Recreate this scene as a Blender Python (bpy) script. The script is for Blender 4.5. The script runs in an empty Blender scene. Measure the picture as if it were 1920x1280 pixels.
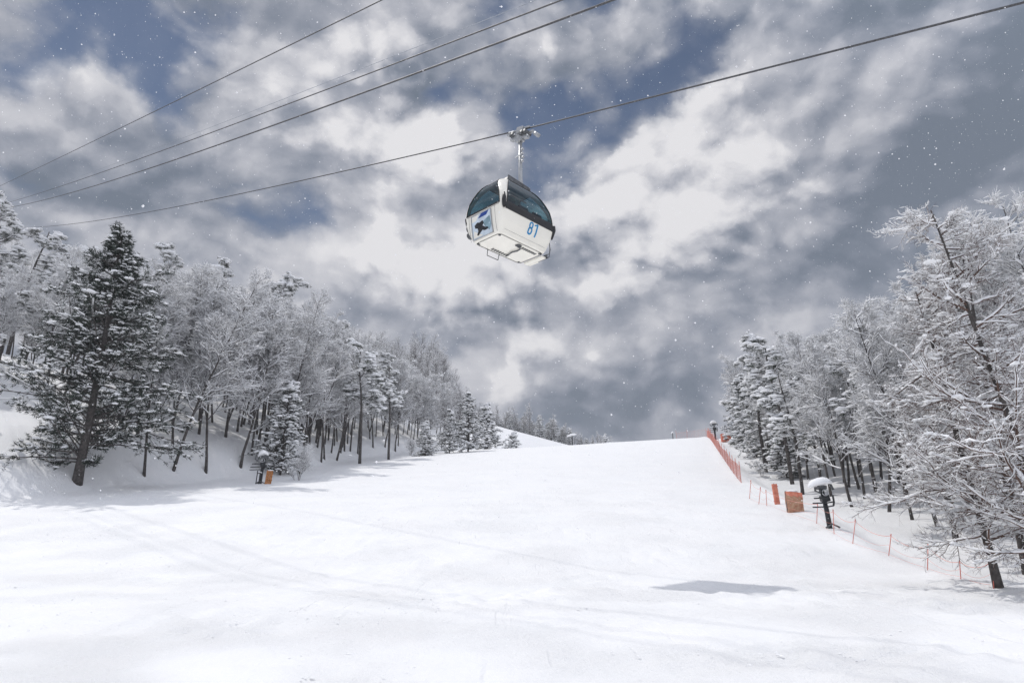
import bpy, math, random
import numpy as np
from mathutils import Vector, Matrix, Euler

S = bpy.context.scene
C = S.collection
R = math.radians
random.seed(7)

# ------------------------------------------------------------------ camera, world, sun, exposure
PITCH = R(18.6)
cam_d = bpy.data.cameras.new('camera'); cam = bpy.data.objects.new('camera', cam_d); C.objects.link(cam)
cam_d.lens = 24.0; cam_d.sensor_width = 36.0; cam_d.clip_end = 6000; cam_d.clip_start = 0.05
cam.location = (0, 0, 0); cam.rotation_euler = (R(90) + PITCH, 0, 0)
S.camera = cam
S.view_settings.view_transform = 'Standard'; S.view_settings.look = 'None'
S.view_settings.exposure = 0.03; S.view_settings.gamma = 1.0
S.cycles.use_denoising = True; S.cycles.denoiser = 'OPENIMAGEDENOISE'; S.cycles.denoising_prefilter = 'NONE'; S.cycles.denoising_input_passes = 'RGB_ALBEDO_NORMAL'; S.cycles.use_adaptive_sampling = True; S.cycles.adaptive_threshold = 0.004
S.cycles.max_bounces = 5; S.cycles.diffuse_bounces = 3; S.cycles.glossy_bounces = 2
S.cycles.transmission_bounces = 4; S.cycles.transparent_max_bounces = 8; S.cycles.caustics_reflective = False
S.cycles.caustics_refractive = False

SUN_TRAVEL = Vector((4.26, -3.4, -9.93)).normalized()
sl = bpy.data.lights.new('sun', 'SUN'); sl.energy = 2.0; sl.angle = R(1.0); sl.color = (1.0, 0.965, 0.92)
so = bpy.data.objects.new('sun', sl); C.objects.link(so)
so.rotation_euler = SUN_TRAVEL.to_track_quat('-Z', 'Y').to_euler(); so.location = (-20, 20, 60)
TO_SUN = -SUN_TRAVEL

FPX = 1280.0; cT, sT = math.cos(PITCH), math.sin(PITCH)
def ray(px, py):                       # viewing direction of a spot of the photograph, depth 1
    u = (px - 960) / FPX; v = (640 - py) / FPX
    return Vector((u, cT - v * sT, sT + v * cT))
def to_px(p):
    dep = p[1] * cT + p[2] * sT
    if dep < 0.1: return None
    return 960 + FPX * p[0] / dep, 640 - FPX * (p[2] * cT - p[1] * sT) / dep

W = bpy.data.worlds.new('World'); S.world = W; W.use_nodes = True
def build_sky():
    nt = W.node_tree; N = nt.nodes; L = nt.links; N.clear()
    out = N.new('ShaderNodeOutputWorld')
    tc = N.new('ShaderNodeTexCoord'); D = tc.outputs['Generated']
    def math_(op, a, b=None, c=None, clamp=False):
        m = N.new('ShaderNodeMath'); m.operation = op; m.use_clamp = clamp
        for i, x in enumerate((a, b, c)):
            if x is None: continue
            if isinstance(x, (int, float)): m.inputs[i].default_value = x
            else: L.new(x, m.inputs[i])
        return m.outputs[0]
    def vmath(op, a, b):
        m = N.new('ShaderNodeVectorMath'); m.operation = op
        for i, x in enumerate((a, b)):
            if isinstance(x, (tuple, Vector)): m.inputs[i].default_value = tuple(x)
            else: L.new(x, m.inputs[i])
        return m
    def noise(vec, scale, detail=9, rough=0.55, dist=0.0, lac=2.0):
        n = N.new('ShaderNodeTexNoise'); n.inputs['Scale'].default_value = scale
        n.inputs['Detail'].default_value = detail; n.inputs['Roughness'].default_value = rough
        n.inputs['Distortion'].default_value = dist; n.inputs['Lacunarity'].default_value = lac
        L.new(vec, n.inputs['Vector']); return n.outputs['Fac']
    def smooth(x, a, b, lo=0.0, hi=1.0):
        m = N.new('ShaderNodeMapRange'); m.interpolation_type = 'SMOOTHSTEP'
        m.inputs[1].default_value = a; m.inputs[2].default_value = b
        m.inputs[3].default_value = lo; m.inputs[4].default_value = hi
        L.new(x, m.inputs[0]); return m.outputs[0]
    # warp the direction a little so every cloud bank has a ragged edge
    wn = N.new('ShaderNodeTexNoise'); wn.inputs['Scale'].default_value = 5.0; wn.inputs['Detail'].default_value = 6
    wn.inputs['Roughness'].default_value = 0.6
    L.new(D, wn.inputs['Vector'])
    w1 = vmath('SUBTRACT', wn.outputs['Color'], (0.5, 0.5, 0.5)).outputs[0]
    w2 = vmath('MULTIPLY', w1, (0.16, 0.16, 0.16)).outputs[0]
    DW = vmath('ADD', D, w2).outputs[0]
    flat = vmath('MULTIPLY', D, (1.0, 1.0, 1.45)).outputs[0]
    off = vmath('ADD', flat, tuple(Vector((-0.020, 0.0, 0.034)))).outputs[0]
    fw1 = vmath('MULTIPLY', w1, (0.10, 0.10, 0.10)).outputs[0]
    A = vmath('ADD', flat, fw1).outputs[0]; B = vmath('ADD', off, fw1).outputs[0]
    def puff(vec):                       # rounded, cauliflower-like heaps
        v = N.new('ShaderNodeTexVoronoi'); v.feature = 'F1'; v.inputs['Scale'].default_value = 4.6
        v.inputs['Detail'].default_value = 3; v.inputs['Roughness'].default_value = 0.54
        L.new(vec, v.inputs['Vector'])
        a_ = noise(vec, 2.4, 11, 0.60, 0.0)
        return math_('ADD', math_('MULTIPLY', a_, 0.75), math_('MULTIPLY', math_('SUBTRACT', 0.88, v.outputs['Distance']), 0.36))
    n1 = puff(A); n2 = puff(B)
    n3 = noise(A, 1.9, 5, 0.5)
    def field(blobs, src):
        acc = None
        for px, py, rad, w in blobs:
            d0 = ray(px, py).normalized()
            dn = vmath('DISTANCE', src, tuple(d0)).outputs['Value']
            f = smooth(dn, 0.0, rad / FPX * 0.95, w, 0.0)
            acc = f if acc is None else math_('ADD', acc, f)
        return acc
    # banks of cloud (+) and openings of blue (-): compass points of this one sky
    GAPS = [(150, 0, 200, -.52), (290, 95, 170, -.42), (70, 120, 80, -.30), (420, 30, 90, -.20),
            (1210, 190, 170, -.46), (1010, 290, 190, -.52), (860, 150, 150, -.34), (1120, 335, 130, -.40), (1280, 90, 130, -.40),
            (930, -10, 150, -.48), (1110, -10, 120, -.40), (1240, -10, 110, -.3), (820, 200, 90, -.22), (1060, 220, 90, -.2), (640, 520, 160, -.18), (470, 420, 130, -.14), (1000, 220, 90, -.2)]
    GAPS += [(1720, 420, 420, .45), (1850, 80, 380, .4), (1350, 430, 260, .3), (240, 330, 300, .25), (960, 560, 260, .2)]
    dens = math_('ADD', math_('MULTIPLY', math_('SUBTRACT', n1, 0.338), 2.0), math_('ADD', field(GAPS, DW), 0.66))
    sp = N.new('ShaderNodeSeparateXYZ'); L.new(D, sp.inputs[0])
    low = smooth(sp.outputs['Z'], 0.30, 0.06)                # towards the horizon the banks close up
    dens = math_('ADD', dens, math_('MULTIPLY', low, 0.7))
    mask = smooth(dens, -0.02, 0.42, 0.06, 1.0)
    BR = [(35, 90, 110, .30), (240, 130, 130, .26), (430, 60, 120, .26), (640, 100, 230, .28), (560, 280, 120, .16), (780, 265, 150, .36), (700, 280, 120, .2),
          (690, 385, 90, .30), (600, 400, 60, .12), (1260, 260, 130, .42), (1200, 310, 70, .16), (1370, 330, 140, .36), (1290, 420, 150, .14), (1000, 520, 160, .10), (1230, 380, 170, .26), (1180, 470, 200, .22), (1530, 400, 140, .30), (1600, 340, 110, .28),
          (980, 600, 140, .30), (840, 540, 120, .16), (1180, 600, 140, .22), (950, 715, 80, .42), (800, 470, 110, .12), (690, 590, 90, .12),
          (1060, 130, 140, .18), (1370, 110, 180, .16), (1330, 440, 130, .18), (840, 640, 120, .24), (1100, 440, 170, .22), (500, 370, 120, .10), (1440, 230, 120, .08)]
    DK = [(1880, 60, 400, -.40), (1800, 420, 320, -.36), (1640, 530, 220, -.26), (170, 320, 230, -.10), (350, 320, 150, -.12), (420, 470, 200, -.18), (580, 500, 130, -.12),
          (1480, 240, 120, -.08), (1720, 260, 200, -.06), (1250, 780, 260, -.24), (1090, 700, 120, -.08), (1480, 590, 200, -.16), (1300, 690, 160, -.08),
          (640, 640, 140, -.14), (1640, 60, 200, -.08)]
    b = field(BR + DK, DW)
    rel = math_('MULTIPLY', math_('SUBTRACT', n1, n2), 3.0)
    tone = math_('ADD', math_('ADD', math_('MULTIPLY', math_('SUBTRACT', n1, 0.338), 0.75), rel), math_('ADD', math_('ADD', math_('MULTIPLY', b, 0.85), 0.52), math_('MULTIPLY', math_('SUBTRACT', n3, 0.5), 0.6)))
    heap = math_('ADD', math_('MULTIPLY', math_('SUBTRACT', n1, 0.338), 1.7), b)
    m2 = smooth(heap, 0.08, 0.24)                            # crisp sunlit cumulus in front of the grey banks
    tone = math_('ADD', math_('MULTIPLY', tone, 0.82), math_('MULTIPLY', m2, math_('ADD', math_('MULTIPLY', rel, 0.9), 0.06)))
    # soft shoulder so that the brightest heaps keep their modelling
    tone = math_('ADD', math_('MINIMUM', tone, 0.60), math_('MULTIPLY', math_('MAXIMUM', math_('SUBTRACT', tone, 0.60), 0.0), 0.62))
    tone = math_('ADD', tone, 0.085)
    cr = N.new('ShaderNodeValToRGB'); cr.color_ramp.interpolation = 'B_SPLINE'
    el = cr.color_ramp.elements
    el[0].position = 0.0; el[0].color = (0.135, 0.168, 0.22, 1)
    el[1].position = 1.0; el[1].color = (0.84, 0.83, 0.845, 1)
    for p, c in ((0.22, (0.205, 0.235, 0.298, 1)), (0.48, (0.345, 0.365, 0.425, 1)), (0.76, (0.58, 0.585, 0.63, 1))):
        e = el.new(p); e.color = c
    L.new(tone, cr.inputs[0])
    sky = N.new('ShaderNodeTexSky'); sky.sky_type = 'NISHITA'; sky.sun_disc = False
    sky.sun_elevation = math.asin(TO_SUN.z); sky.sun_rotation = math.atan2(TO_SUN.x, TO_SUN.y)
    sky.altitude = 900; sky.air_density = 1.0; sky.dust_density = 0.3; sky.ozone_density = 2.0
    b1 = N.new('ShaderNodeBackground'); b1.inputs['Strength'].default_value = 0.055
    L.new(sky.outputs[0], b1.inputs['Color'])
    b2 = N.new('ShaderNodeBackground'); b2.inputs['Strength'].default_value = 1.0
    # unseen clouds overhead and behind the camera, brightened as added fill for the shadows
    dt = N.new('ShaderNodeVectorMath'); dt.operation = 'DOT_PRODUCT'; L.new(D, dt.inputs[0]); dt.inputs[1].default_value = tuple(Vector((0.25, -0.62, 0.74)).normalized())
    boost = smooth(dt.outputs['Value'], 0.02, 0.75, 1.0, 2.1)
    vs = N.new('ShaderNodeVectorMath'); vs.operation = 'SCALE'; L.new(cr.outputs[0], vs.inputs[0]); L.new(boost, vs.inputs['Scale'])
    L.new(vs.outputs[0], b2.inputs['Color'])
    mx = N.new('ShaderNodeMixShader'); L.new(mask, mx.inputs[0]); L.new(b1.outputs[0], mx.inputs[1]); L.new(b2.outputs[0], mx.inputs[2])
    L.new(mx.outputs[0], out.inputs['Surface'])
build_sky()

# ------------------------------------------------------------------ materials
def mat(name, col, rough=0.7, metal=0.0, var=0.0, scale=4.0, bump=0.0, col2=None, spec=0.4, bscale=None):
    m = bpy.data.materials.new(name); m.use_nodes = True; nt = m.node_tree; N = nt.nodes; L = nt.links
    p = N['Principled BSDF']; p.inputs['Roughness'].default_value = rough; p.inputs['Metallic'].default_value = metal
    p.inputs['Specular IOR Level'].default_value = spec
    p.inputs['Base Color'].default_value = (*col, 1)
    tc = N.new('ShaderNodeTexCoord')
    if var > 0 or col2:
        n = N.new('ShaderNodeTexNoise'); n.inputs['Scale'].default_value = scale; n.inputs['Detail'].default_value = 5
        L.new(tc.outputs['Object'], n.inputs['Vector'])
        r = N.new('ShaderNodeValToRGB'); r.color_ramp.elements[0].position = .35; r.color_ramp.elements[1].position = .65
        c2 = col2 or tuple(min(1, c * (1 + var)) for c in col)
        r.color_ramp.elements[0].color = (*[c * (1 - var) for c in col], 1); r.color_ramp.elements[1].color = (*c2, 1)
        L.new(n.outputs['Fac'], r.inputs[0]); L.new(r.outputs[0], p.inputs['Base Color'])
    if bump > 0:
        n = N.new('ShaderNodeTexNoise'); n.inputs['Scale'].default_value = bscale or scale * 3; n.inputs['Detail'].default_value = 4
        L.new(tc.outputs['Object'], n.inputs['Vector'])
        b = N.new('ShaderNodeBump'); b.inputs['Strength'].default_value = 1; b.inputs['Distance'].default_value = bump
        L.new(n.outputs['Fac'], b.inputs['Height']); L.new(b.outputs[0], p.inputs['Normal'])
    return m
M = {}
M['snow'] = mat('fresh snow', (.90, .905, .915), .75, var=.015, scale=3, spec=.2)
M['bark'] = mat('grey brown bark', (.085, .077, .073), .9, var=.35, scale=6, bump=.01, spec=.2)
M['twig'] = mat('twig bark', (.11, .10, .10), .9, var=.3, scale=2, spec=.15)
M['redtwig'] = mat('reddish larch twig', (.12, .08, .066), .9, var=.3, scale=2, spec=.15)
M['needle'] = mat('dark needles', (.035, .046, .036), .8, var=.4, scale=1.5, spec=.25)
M['pineneedle'] = mat('pine needles', (.05, .062, .045), .8, var=.4, scale=1.5, spec=.25)
M['cream'] = mat('cream fibreglass', (.88, .85, .76), .28, var=.03, scale=2, spec=.5)
M['black'] = mat('black rubber', (.018, .018, .02), .45, var=.2, scale=8)
M['steel'] = mat('galvanised steel', (.40, .41, .42), .45, metal=.5, var=.12, scale=12)
M['dsteel'] = mat('weathered dark steel', (.12, .125, .13), .5, metal=.6, var=.3, scale=10)
M['rope'] = mat('steel rope', (.10, .10, .105), .55, metal=.5, var=.3, scale=30)
M['wire'] = mat('grey wire', (.28, .31, .35), .6, metal=.2, var=.1, scale=10)
M['blue'] = mat('blue decal', (.01, .24, .50), .4, var=.03, scale=5)
M['navy'] = mat('navy decal', (.02, .06, .28), .4, var=.03, scale=5)
M['pale'] = mat('pale blue decal', (.60, .68, .75), .4, var=.12, scale=5)
M['teal'] = mat('grey teal decal', (.22, .33, .38), .4, var=.2, scale=6)
M['orange'] = mat('faded orange mat', (.72, .20, .13), .8, col2=(.76, .30, .20), var=.1, scale=5, bump=.01)
M['net'] = mat('orange netting', (.82, .36, .30), .8, var=.08, scale=3)
M['redpole'] = mat('orange red plastic pole', (.60, .17, .13), .5, var=.15, scale=6)
M['wood'] = mat('weathered orange board', (.36, .15, .05), .85, var=.35, scale=9, bump=.004)
M['seat'] = mat('grey teal seat shell', (.30, .42, .44), .5, var=.05, scale=4)
M['darkpaint'] = mat('black painted metal', (.02, .022, .025), .4, var=.3, scale=10)
M['grille'] = mat('grey grille', (.25, .25, .25), .5, metal=.5, var=.2, scale=20)
def glass_mat():
    m = bpy.data.materials.new('tinted teal glass'); m.use_nodes = True; nt = m.node_tree; N = nt.nodes; L = nt.links
    N.remove(N['Principled BSDF']); o = N['Material Output']
    t = N.new('ShaderNodeBsdfTransparent'); t.inputs[0].default_value = (.28, .44, .48, 1)
    g = N.new('ShaderNodeBsdfGlossy'); g.inputs['Roughness'].default_value = .03; g.inputs[0].default_value = (.9, .95, 1, 1)
    f = N.new('ShaderNodeFresnel'); f.inputs[0].default_value = 1.45
    n = N.new('ShaderNodeTexNoise'); n.inputs['Scale'].default_value = 1.5
    tc = N.new('ShaderNodeTexCoord'); L.new(tc.outputs['Object'], n.inputs[0])
    b = N.new('ShaderNodeBump'); b.inputs['Distance'].default_value = .02; b.inputs['Strength'].default_value = .4
    L.new(n.outputs['Fac'], b.inputs['Height']); L.new(b.outputs[0], g.inputs['Normal'])
    x = N.new('ShaderNodeMixShader'); L.new(f.outputs[0], x.inputs[0]); L.new(t.outputs[0], x.inputs[1]); L.new(g.outputs[0], x.inputs[2])
    L.new(x.outputs[0], o.inputs['Surface']); return m
M['glass'] = glass_mat()
def ground_mat():
    m = bpy.data.materials.new('groomed snow'); m.use_nodes = True; nt = m.node_tree; N = nt.nodes; L = nt.links
    p = N['Principled BSDF']; p.inputs['Roughness'].default_value = .6; p.inputs['Specular IOR Level'].default_value = .25
    tc = N.new('ShaderNodeTexCoord'); P = tc.outputs['Object']
    def nz(scale, det, rough=.55, vec=P):
        n = N.new('ShaderNodeTexNoise'); n.inputs['Scale'].default_value = scale; n.inputs['Detail'].default_value = det
        n.inputs['Roughness'].default_value = rough; L.new(vec, n.inputs['Vector']); return n.outputs['Fac']
    def mt(op, a, b, clamp=False):
        k = N.new('ShaderNodeMath'); k.operation = op; k.use_clamp = clamp
        for i, x in enumerate((a, b)):
            if isinstance(x, (int, float)): k.inputs[i].default_value = x
            else: L.new(x, k.inputs[i])
        return k.outputs[0]
    def mapr(x, a, b, lo, hi):
        k = N.new('ShaderNodeMapRange'); k.interpolation_type = 'SMOOTHSTEP'
        for i, v in enumerate((a, b, lo, hi)): k.inputs[i + 1].default_value = v
        L.new(x, k.inputs[0]); return k.outputs[0]
    def mapping(rot, sc):
        k = N.new('ShaderNodeMapping'); k.inputs['Rotation'].default_value = (0, 0, rot); k.inputs['Scale'].default_value = sc
        L.new(P, k.inputs['Vector']); return k.outputs[0]
    crumb = nz(16, 6, .7); lumps = nz(3.4, 5, .6); patch = nz(.42, 3, .5)
    pm = mapr(patch, .34, .66, .30, 1.0)
    tr1 = nz(2.2, 3, .5, mapping(R(-32), (1, .02, 1))); tr2 = nz(3.0, 3, .5, mapping(R(48), (1, .025, 1))); tr3 = nz(1.3, 4, .6, mapping(R(80), (1, .1, 1)))
    def groove(x): return mapr(x, .66, .72, 0, -.22)
    h = mt('MULTIPLY', mt('ADD', mt('MULTIPLY', crumb, .75), mt('MULTIPLY', lumps, .7)), pm)
    h = mt('ADD', h, mt('MULTIPLY', tr3, .6)); h = mt('ADD', h, groove(tr1)); h = mt('ADD', h, groove(tr2))
    b = N.new('ShaderNodeBump'); b.inputs['Strength'].default_value = .8; b.inputs['Distance'].default_value = .07
    L.new(h, b.inputs['Height']); L.new(b.outputs[0], p.inputs['Normal'])
    r = N.new('ShaderNodeValToRGB'); r.color_ramp.elements[0].position = .3; r.color_ramp.elements[1].position = .7
    r.color_ramp.elements[0].color = (.862, .872, .885, 1); r.color_ramp.elements[1].color = (.895, .895, .90, 1)
    L.new(nz(.6, 6, .65), r.inputs[0]); L.new(r.outputs[0], p.inputs['Base Color'])
    return m
M['ground'] = ground_mat()

# ------------------------------------------------------------------ mesh helpers
def tag(o, label=None, cat=None, group=None, kind=None):
    if label: o['label'] = label
    if cat: o['category'] = cat
    if group: o['group'] = group
    if kind: o['kind'] = kind
    return o
def empty(name, loc=(0, 0, 0), rz=0.0):
    o = bpy.data.objects.new(name, None); C.objects.link(o); o.location = loc; o.rotation_euler = (0, 0, rz)
    o.empty_display_size = .3; return o
def link(name, me, parent=None):
    o = bpy.data.objects.new(name, me); C.objects.link(o); o.parent = parent; return o
class MB:
    """collects vertices and polygons, then links them as one mesh"""
    def __init__(s): s.v = []; s.f = []; s.n = 0
    def add(s, verts, faces):
        verts = np.asarray(verts, float).reshape(-1, 3)
        if isinstance(faces, np.ndarray): s.f.append(faces + s.n)
        else: s.f.append([[i + s.n for i in f] for f in faces])
        s.v.append(verts); s.n += len(verts); return s
    def mesh(s, name, m, smooth=False):
        me = bpy.data.meshes.new(name)
        V = np.concatenate(s.v) if s.v else np.zeros((0, 3))
        loops = []; sizes = []
        for f in s.f:
            if isinstance(f, np.ndarray): loops.append(f.ravel()); sizes.append(np.full(len(f), f.shape[1]))
            else:
                for q in f: loops.append(np.array(q)); sizes.append(np.array([len(q)]))
        Lp = np.concatenate(loops).astype(np.int32); Sz = np.concatenate(sizes).astype(np.int32)
        me.vertices.add(len(V)); me.vertices.foreach_set('co', V.ravel().astype(np.float32))
        me.loops.add(len(Lp)); me.loops.foreach_set('vertex_index', Lp)
        me.polygons.add(len(Sz)); st = np.concatenate([[0], np.cumsum(Sz)[:-1]]).astype(np.int32)
        me.polygons.foreach_set('loop_start', st)
        me.polygons.foreach_set('use_smooth', np.full(len(Sz), smooth))
        me.update(calc_edges=True); me.validate()
        if m: me.materials.append(m)
        return me
    def build(s, name, m, parent=None, smooth=False): return link(name, s.mesh(name, m, smooth), parent)
    # simple shapes
    def box(s, c, d, rot=None, taper=1.0):
        hx, hy, hz = d[0] / 2, d[1] / 2, d[2] / 2; b = min(hx, hy, hz) * .18
        v = []; 
        for z, k in ((-hz, 1), (-hz + b, 0), (hz - b, 0), (hz, 1)):
            tp = 1 if z < 0 else taper
            x = (hx - b * k) * tp; y = (hy - b * k) * tp
            cx, cy = x - b * (1 - k) * .9, y - b * (1 - k) * .9
            v += [(cx, -y, z), (x, -cy, z), (x, cy, z), (cx, y, z), (-cx, y, z), (-x, cy, z), (-x, -cy, z), (-cx, -y, z)]
        v = np.array(v)
        if rot is not None: v = v @ np.array(rot.to_matrix() if hasattr(rot, 'to_matrix') else rot).T
        f = []
        for r in range(3):
            for i in range(8): f.append([r * 8 + i, r * 8 + (i + 1) % 8, (r + 1) * 8 + (i + 1) % 8, (r + 1) * 8 + i])
        f.append(list(range(7, -1, -1))); f.append(list(range(24, 32)))
        return s.add(v + np.array(c), f)
    def tube(s, pts, rad, sides=8, caps=True):
        pts = np.asarray(pts, float); rad = np.broadcast_to(np.asarray(rad, float), (len(pts),))
        V, F = tubes(pts[None], rad[None], sides); s.add(V, F)
        if caps:
            k = len(pts); s.f.append([[s.n - k * sides + i for i in range(sides)][::-1], [s.n - sides + i for i in range(sides)]])
        return s
def tubes(P, Rd, sides, prof=None, lift=None, phase=0.0):
    """P (N,K,3) polylines, Rd (N,K) radii -> tubes; prof = cross-section (sides,2) in (side, up)"""
    N_, K, _ = P.shape
    T = np.gradient(P, axis=1) if K > 2 else np.repeat(P[:, 1:] - P[:, :1], 2, axis=1)
    T /= np.linalg.norm(T, axis=2, keepdims=True) + 1e-9
    up = np.zeros_like(T); up[..., 2] = 1.0
    m = np.abs(T[:, :, 2].mean(axis=1)) > .93; up[m] = (1, 0, 0)
    sd = np.cross(T, up); sd /= np.linalg.norm(sd, axis=2, keepdims=True) + 1e-9
    u2 = np.cross(sd, T)
    if prof is None:
        a = np.arange(sides) * 2 * np.pi / sides + phase; prof = np.stack([np.cos(a), np.sin(a)], 1)
    base = P if lift is None else P + u2 * lift[..., None]
    V = base[:, :, None, :] + Rd[:, :, None, None] * (sd[:, :, None, :] * prof[None, None, :, 0, None] + u2[:, :, None, :] * prof[None, None, :, 1, None])
    n, k, q = np.meshgrid(np.arange(N_), np.arange(K - 1), np.arange(sides), indexing='ij')
    i0 = (n * K + k) * sides; a = i0 + q; b = i0 + (q + 1) % sides
    F = np.stack([a, b, b + sides, a + sides], -1).reshape(-1, 4)
    return V.reshape(-1, 3), F
def ico(sub=1):
    import bmesh
    bm = bmesh.new(); bmesh.ops.create_icosphere(bm, subdivisions=sub, radius=1)
    v = np.array([x.co[:] for x in bm.verts]); f = np.array([[x.index for x in q.verts] for q in bm.faces]); bm.free(); return v, f
ICO1 = ico(1); ICO2 = ico(2); ICO3 = ico(3)
def blobs(mb, cen, rad, rng, src=ICO1, flat=.5, rough=.25):
    """flattened lumpy snow cushions: cen (N,3), rad (N,)"""
    v, f = src; n = len(cen)
    k = 1 + rng.normal(0, rough, (n, len(v), 1)) * .6
    sc = np.stack([rad * rng.uniform(.8, 1.3, n), rad * rng.uniform(.8, 1.3, n), rad * flat * rng.uniform(.8, 1.25, n)], 1)
    V = v[None] * k * sc[:, None, :]
    low = V[..., 2] < 0; V[..., 2][low] *= .35
    V = V + cen[:, None, :]
    F = (f[None] + (np.arange(n) * len(v))[:, None, None]).reshape(-1, 3)
    mb.add(V.reshape(-1, 3), F)

# ------------------------------------------------------------------ terrain
def vnoise(x, y, seed=0):
    xi = np.floor(x).astype(np.int64); yi = np.floor(y).astype(np.int64); fx = x - xi; fy = y - yi
    fx = fx * fx * (3 - 2 * fx); fy = fy * fy * (3 - 2 * fy)
    def h(a, b):
        k = (a * 374761393 + b * 668265263 + seed * 974634777) & 0xffffffff
        k = ((k ^ (k >> 13)) * 1274126177) & 0xffffffff; return ((k ^ (k >> 16)) & 0xffff) / 65535.0
    return (h(xi, yi) * (1 - fx) + h(xi + 1, yi) * fx) * (1 - fy) + (h(xi, yi + 1) * (1 - fx) + h(xi + 1, yi + 1) * fx) * fy - .5
def sstep(a, b, x):
    t = np.clip((x - a) / (b - a), 0, 1); return t * t * (3 - 2 * t)
_yy = np.linspace(-60, 900, 3841)
_pz = np.interp(_yy, [-60, 0, 7, 11, 14, 17, 20, 27, 43, 60, 80, 100, 110, 125, 150, 200, 260, 900],
                [-6.5, -1.75, -.86, -.50, -.36, -.02, .62, 2.15, 5.25, 8.9, 13.2, 17.15, 18.2, 18.6, 17.5, 14, 12, -20])
_k = np.hanning(15); _k /= _k.sum(); _pz = np.convolve(np.pad(_pz, 7, mode='edge'), _k, mode='valid')
def xL(y): return np.interp(y, [-60, 20, 25, 30, 40, 49, 60, 87, 100, 115, 140, 200], [-20, -20, -21.5, -22, -20, -15.5, -16, -18, -13.5, -8, -5, -3])
def xF(y): return np.interp(y, [-60, 5, 14, 19.3, 27, 43, 60, 78, 100, 130], [8, 8.6, 9.3, 9.6, 11.3, 14.7, 18.5, 23.4, 28.3, 34])
def ground(x, y):
    x = np.asarray(x, float); y = np.asarray(y, float)
    z = np.interp(y, _yy, _pz) + .057 * np.clip(x, -60, 60) * sstep(45, 90, y)
    d = np.maximum(xL(y) - x, 0)
    hill = 1.1 * sstep(0, 4, d) + .44 * 45 * (1 - np.exp(-np.maximum(d - 1, 0) / 45))
    z = z + hill * sstep(12, 24, y)
    z = z + 16 * np.exp(-((x + 36) / 19) ** 2 - ((y - 150) / 30) ** 2) + 13 * np.exp(-((x + 17) / 8) ** 2 - ((y - 150) / 16) ** 2)
    e = x - xF(y)
    z = z - .45 * sstep(.2, 1.6, e) * (1 - .3 * sstep(50, 90, y)) + .13 * np.maximum(e - 3, 0) * sstep(200, 100, y) + .10 * np.exp(-(e / .5) ** 2)
    ridge = (84.4 - .27 * np.clip(x + 3, -12, 200)) * np.exp(-((y - 222) / 60) ** 2) - 40
    z = np.maximum(z, ridge - 6 * sstep(20, 120, x))
    z = z + .35 * vnoise(x / 7, y / 7, 1) * sstep(0, 6, np.maximum(d, e)) + .12 * vnoise(x / 2.1, y / 2.1, 2) * sstep(0, 3, np.maximum(d, e))
    z = z + .10 * vnoise(x / 5, y / 9, 5)
    return z
def gz(x, y): return float(ground(x, y))
def on_ground(px, py, lo=5.0, hi=300.0):      # where a photograph spot meets the snow
    r = ray(px, py); n = 3000
    t = np.linspace(lo, hi, n); X = r.x * t; Y = r.y * t; Z = r.z * t
    g = ground(X, Y); hit = Z < g; k = np.argmax(hit) if hit.any() else np.argmin((Z - g) / t)
    return Vector((X[k], Y[k], g[k]))
def spaced(a, b, first, grow, mx):
    o = [a]; s_ = first
    while o[-1] < b: o.append(o[-1] + s_); s_ = min(mx, s_ * grow)
    return np.array(o)
ys = np.concatenate([np.linspace(-50, 2, 18)[:-1], np.arange(2, 9, .085), spaced(9, 900, .085, 1.012, 20)])
xs_ = np.concatenate([np.arange(0, 8, .1), spaced(8, 420, .1, 1.02, 14)]); xs = np.concatenate([-xs_[:0:-1], xs_])
X, Y = np.meshgrid(xs, ys)
Z = ground(X, Y)
near = sstep(40, 12, Y) * (1 - sstep(12, 22, np.abs(X)))
pat = np.clip(vnoise(X / 1.9, Y / 1.9, 9) * 2.2 + vnoise(X / .7, Y / .7, 8) + .35, 0, 1.2)
Z = Z + near * 1.5 * (.045 * vnoise(X / .33, Y / .33, 3) * (.3 + pat) + .055 * vnoise(X / .18, Y / .18, 4) * pat + .03 * vnoise(X / 1.1, Y / .8, 6))
ny, nx = X.shape
gi = np.arange(ny * nx).reshape(ny, nx)
mb = MB(); mb.add(np.stack([X, Y, Z], -1).reshape(-1, 3), np.stack([gi[:-1, :-1], gi[:-1, 1:], gi[1:, 1:], gi[1:, :-1]], -1).reshape(-1, 4))
tag(mb.build('snow_ground', M['ground'], smooth=True), 'white groomed ski slope rising between two snowy forests', 'ground', kind='structure')

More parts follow.
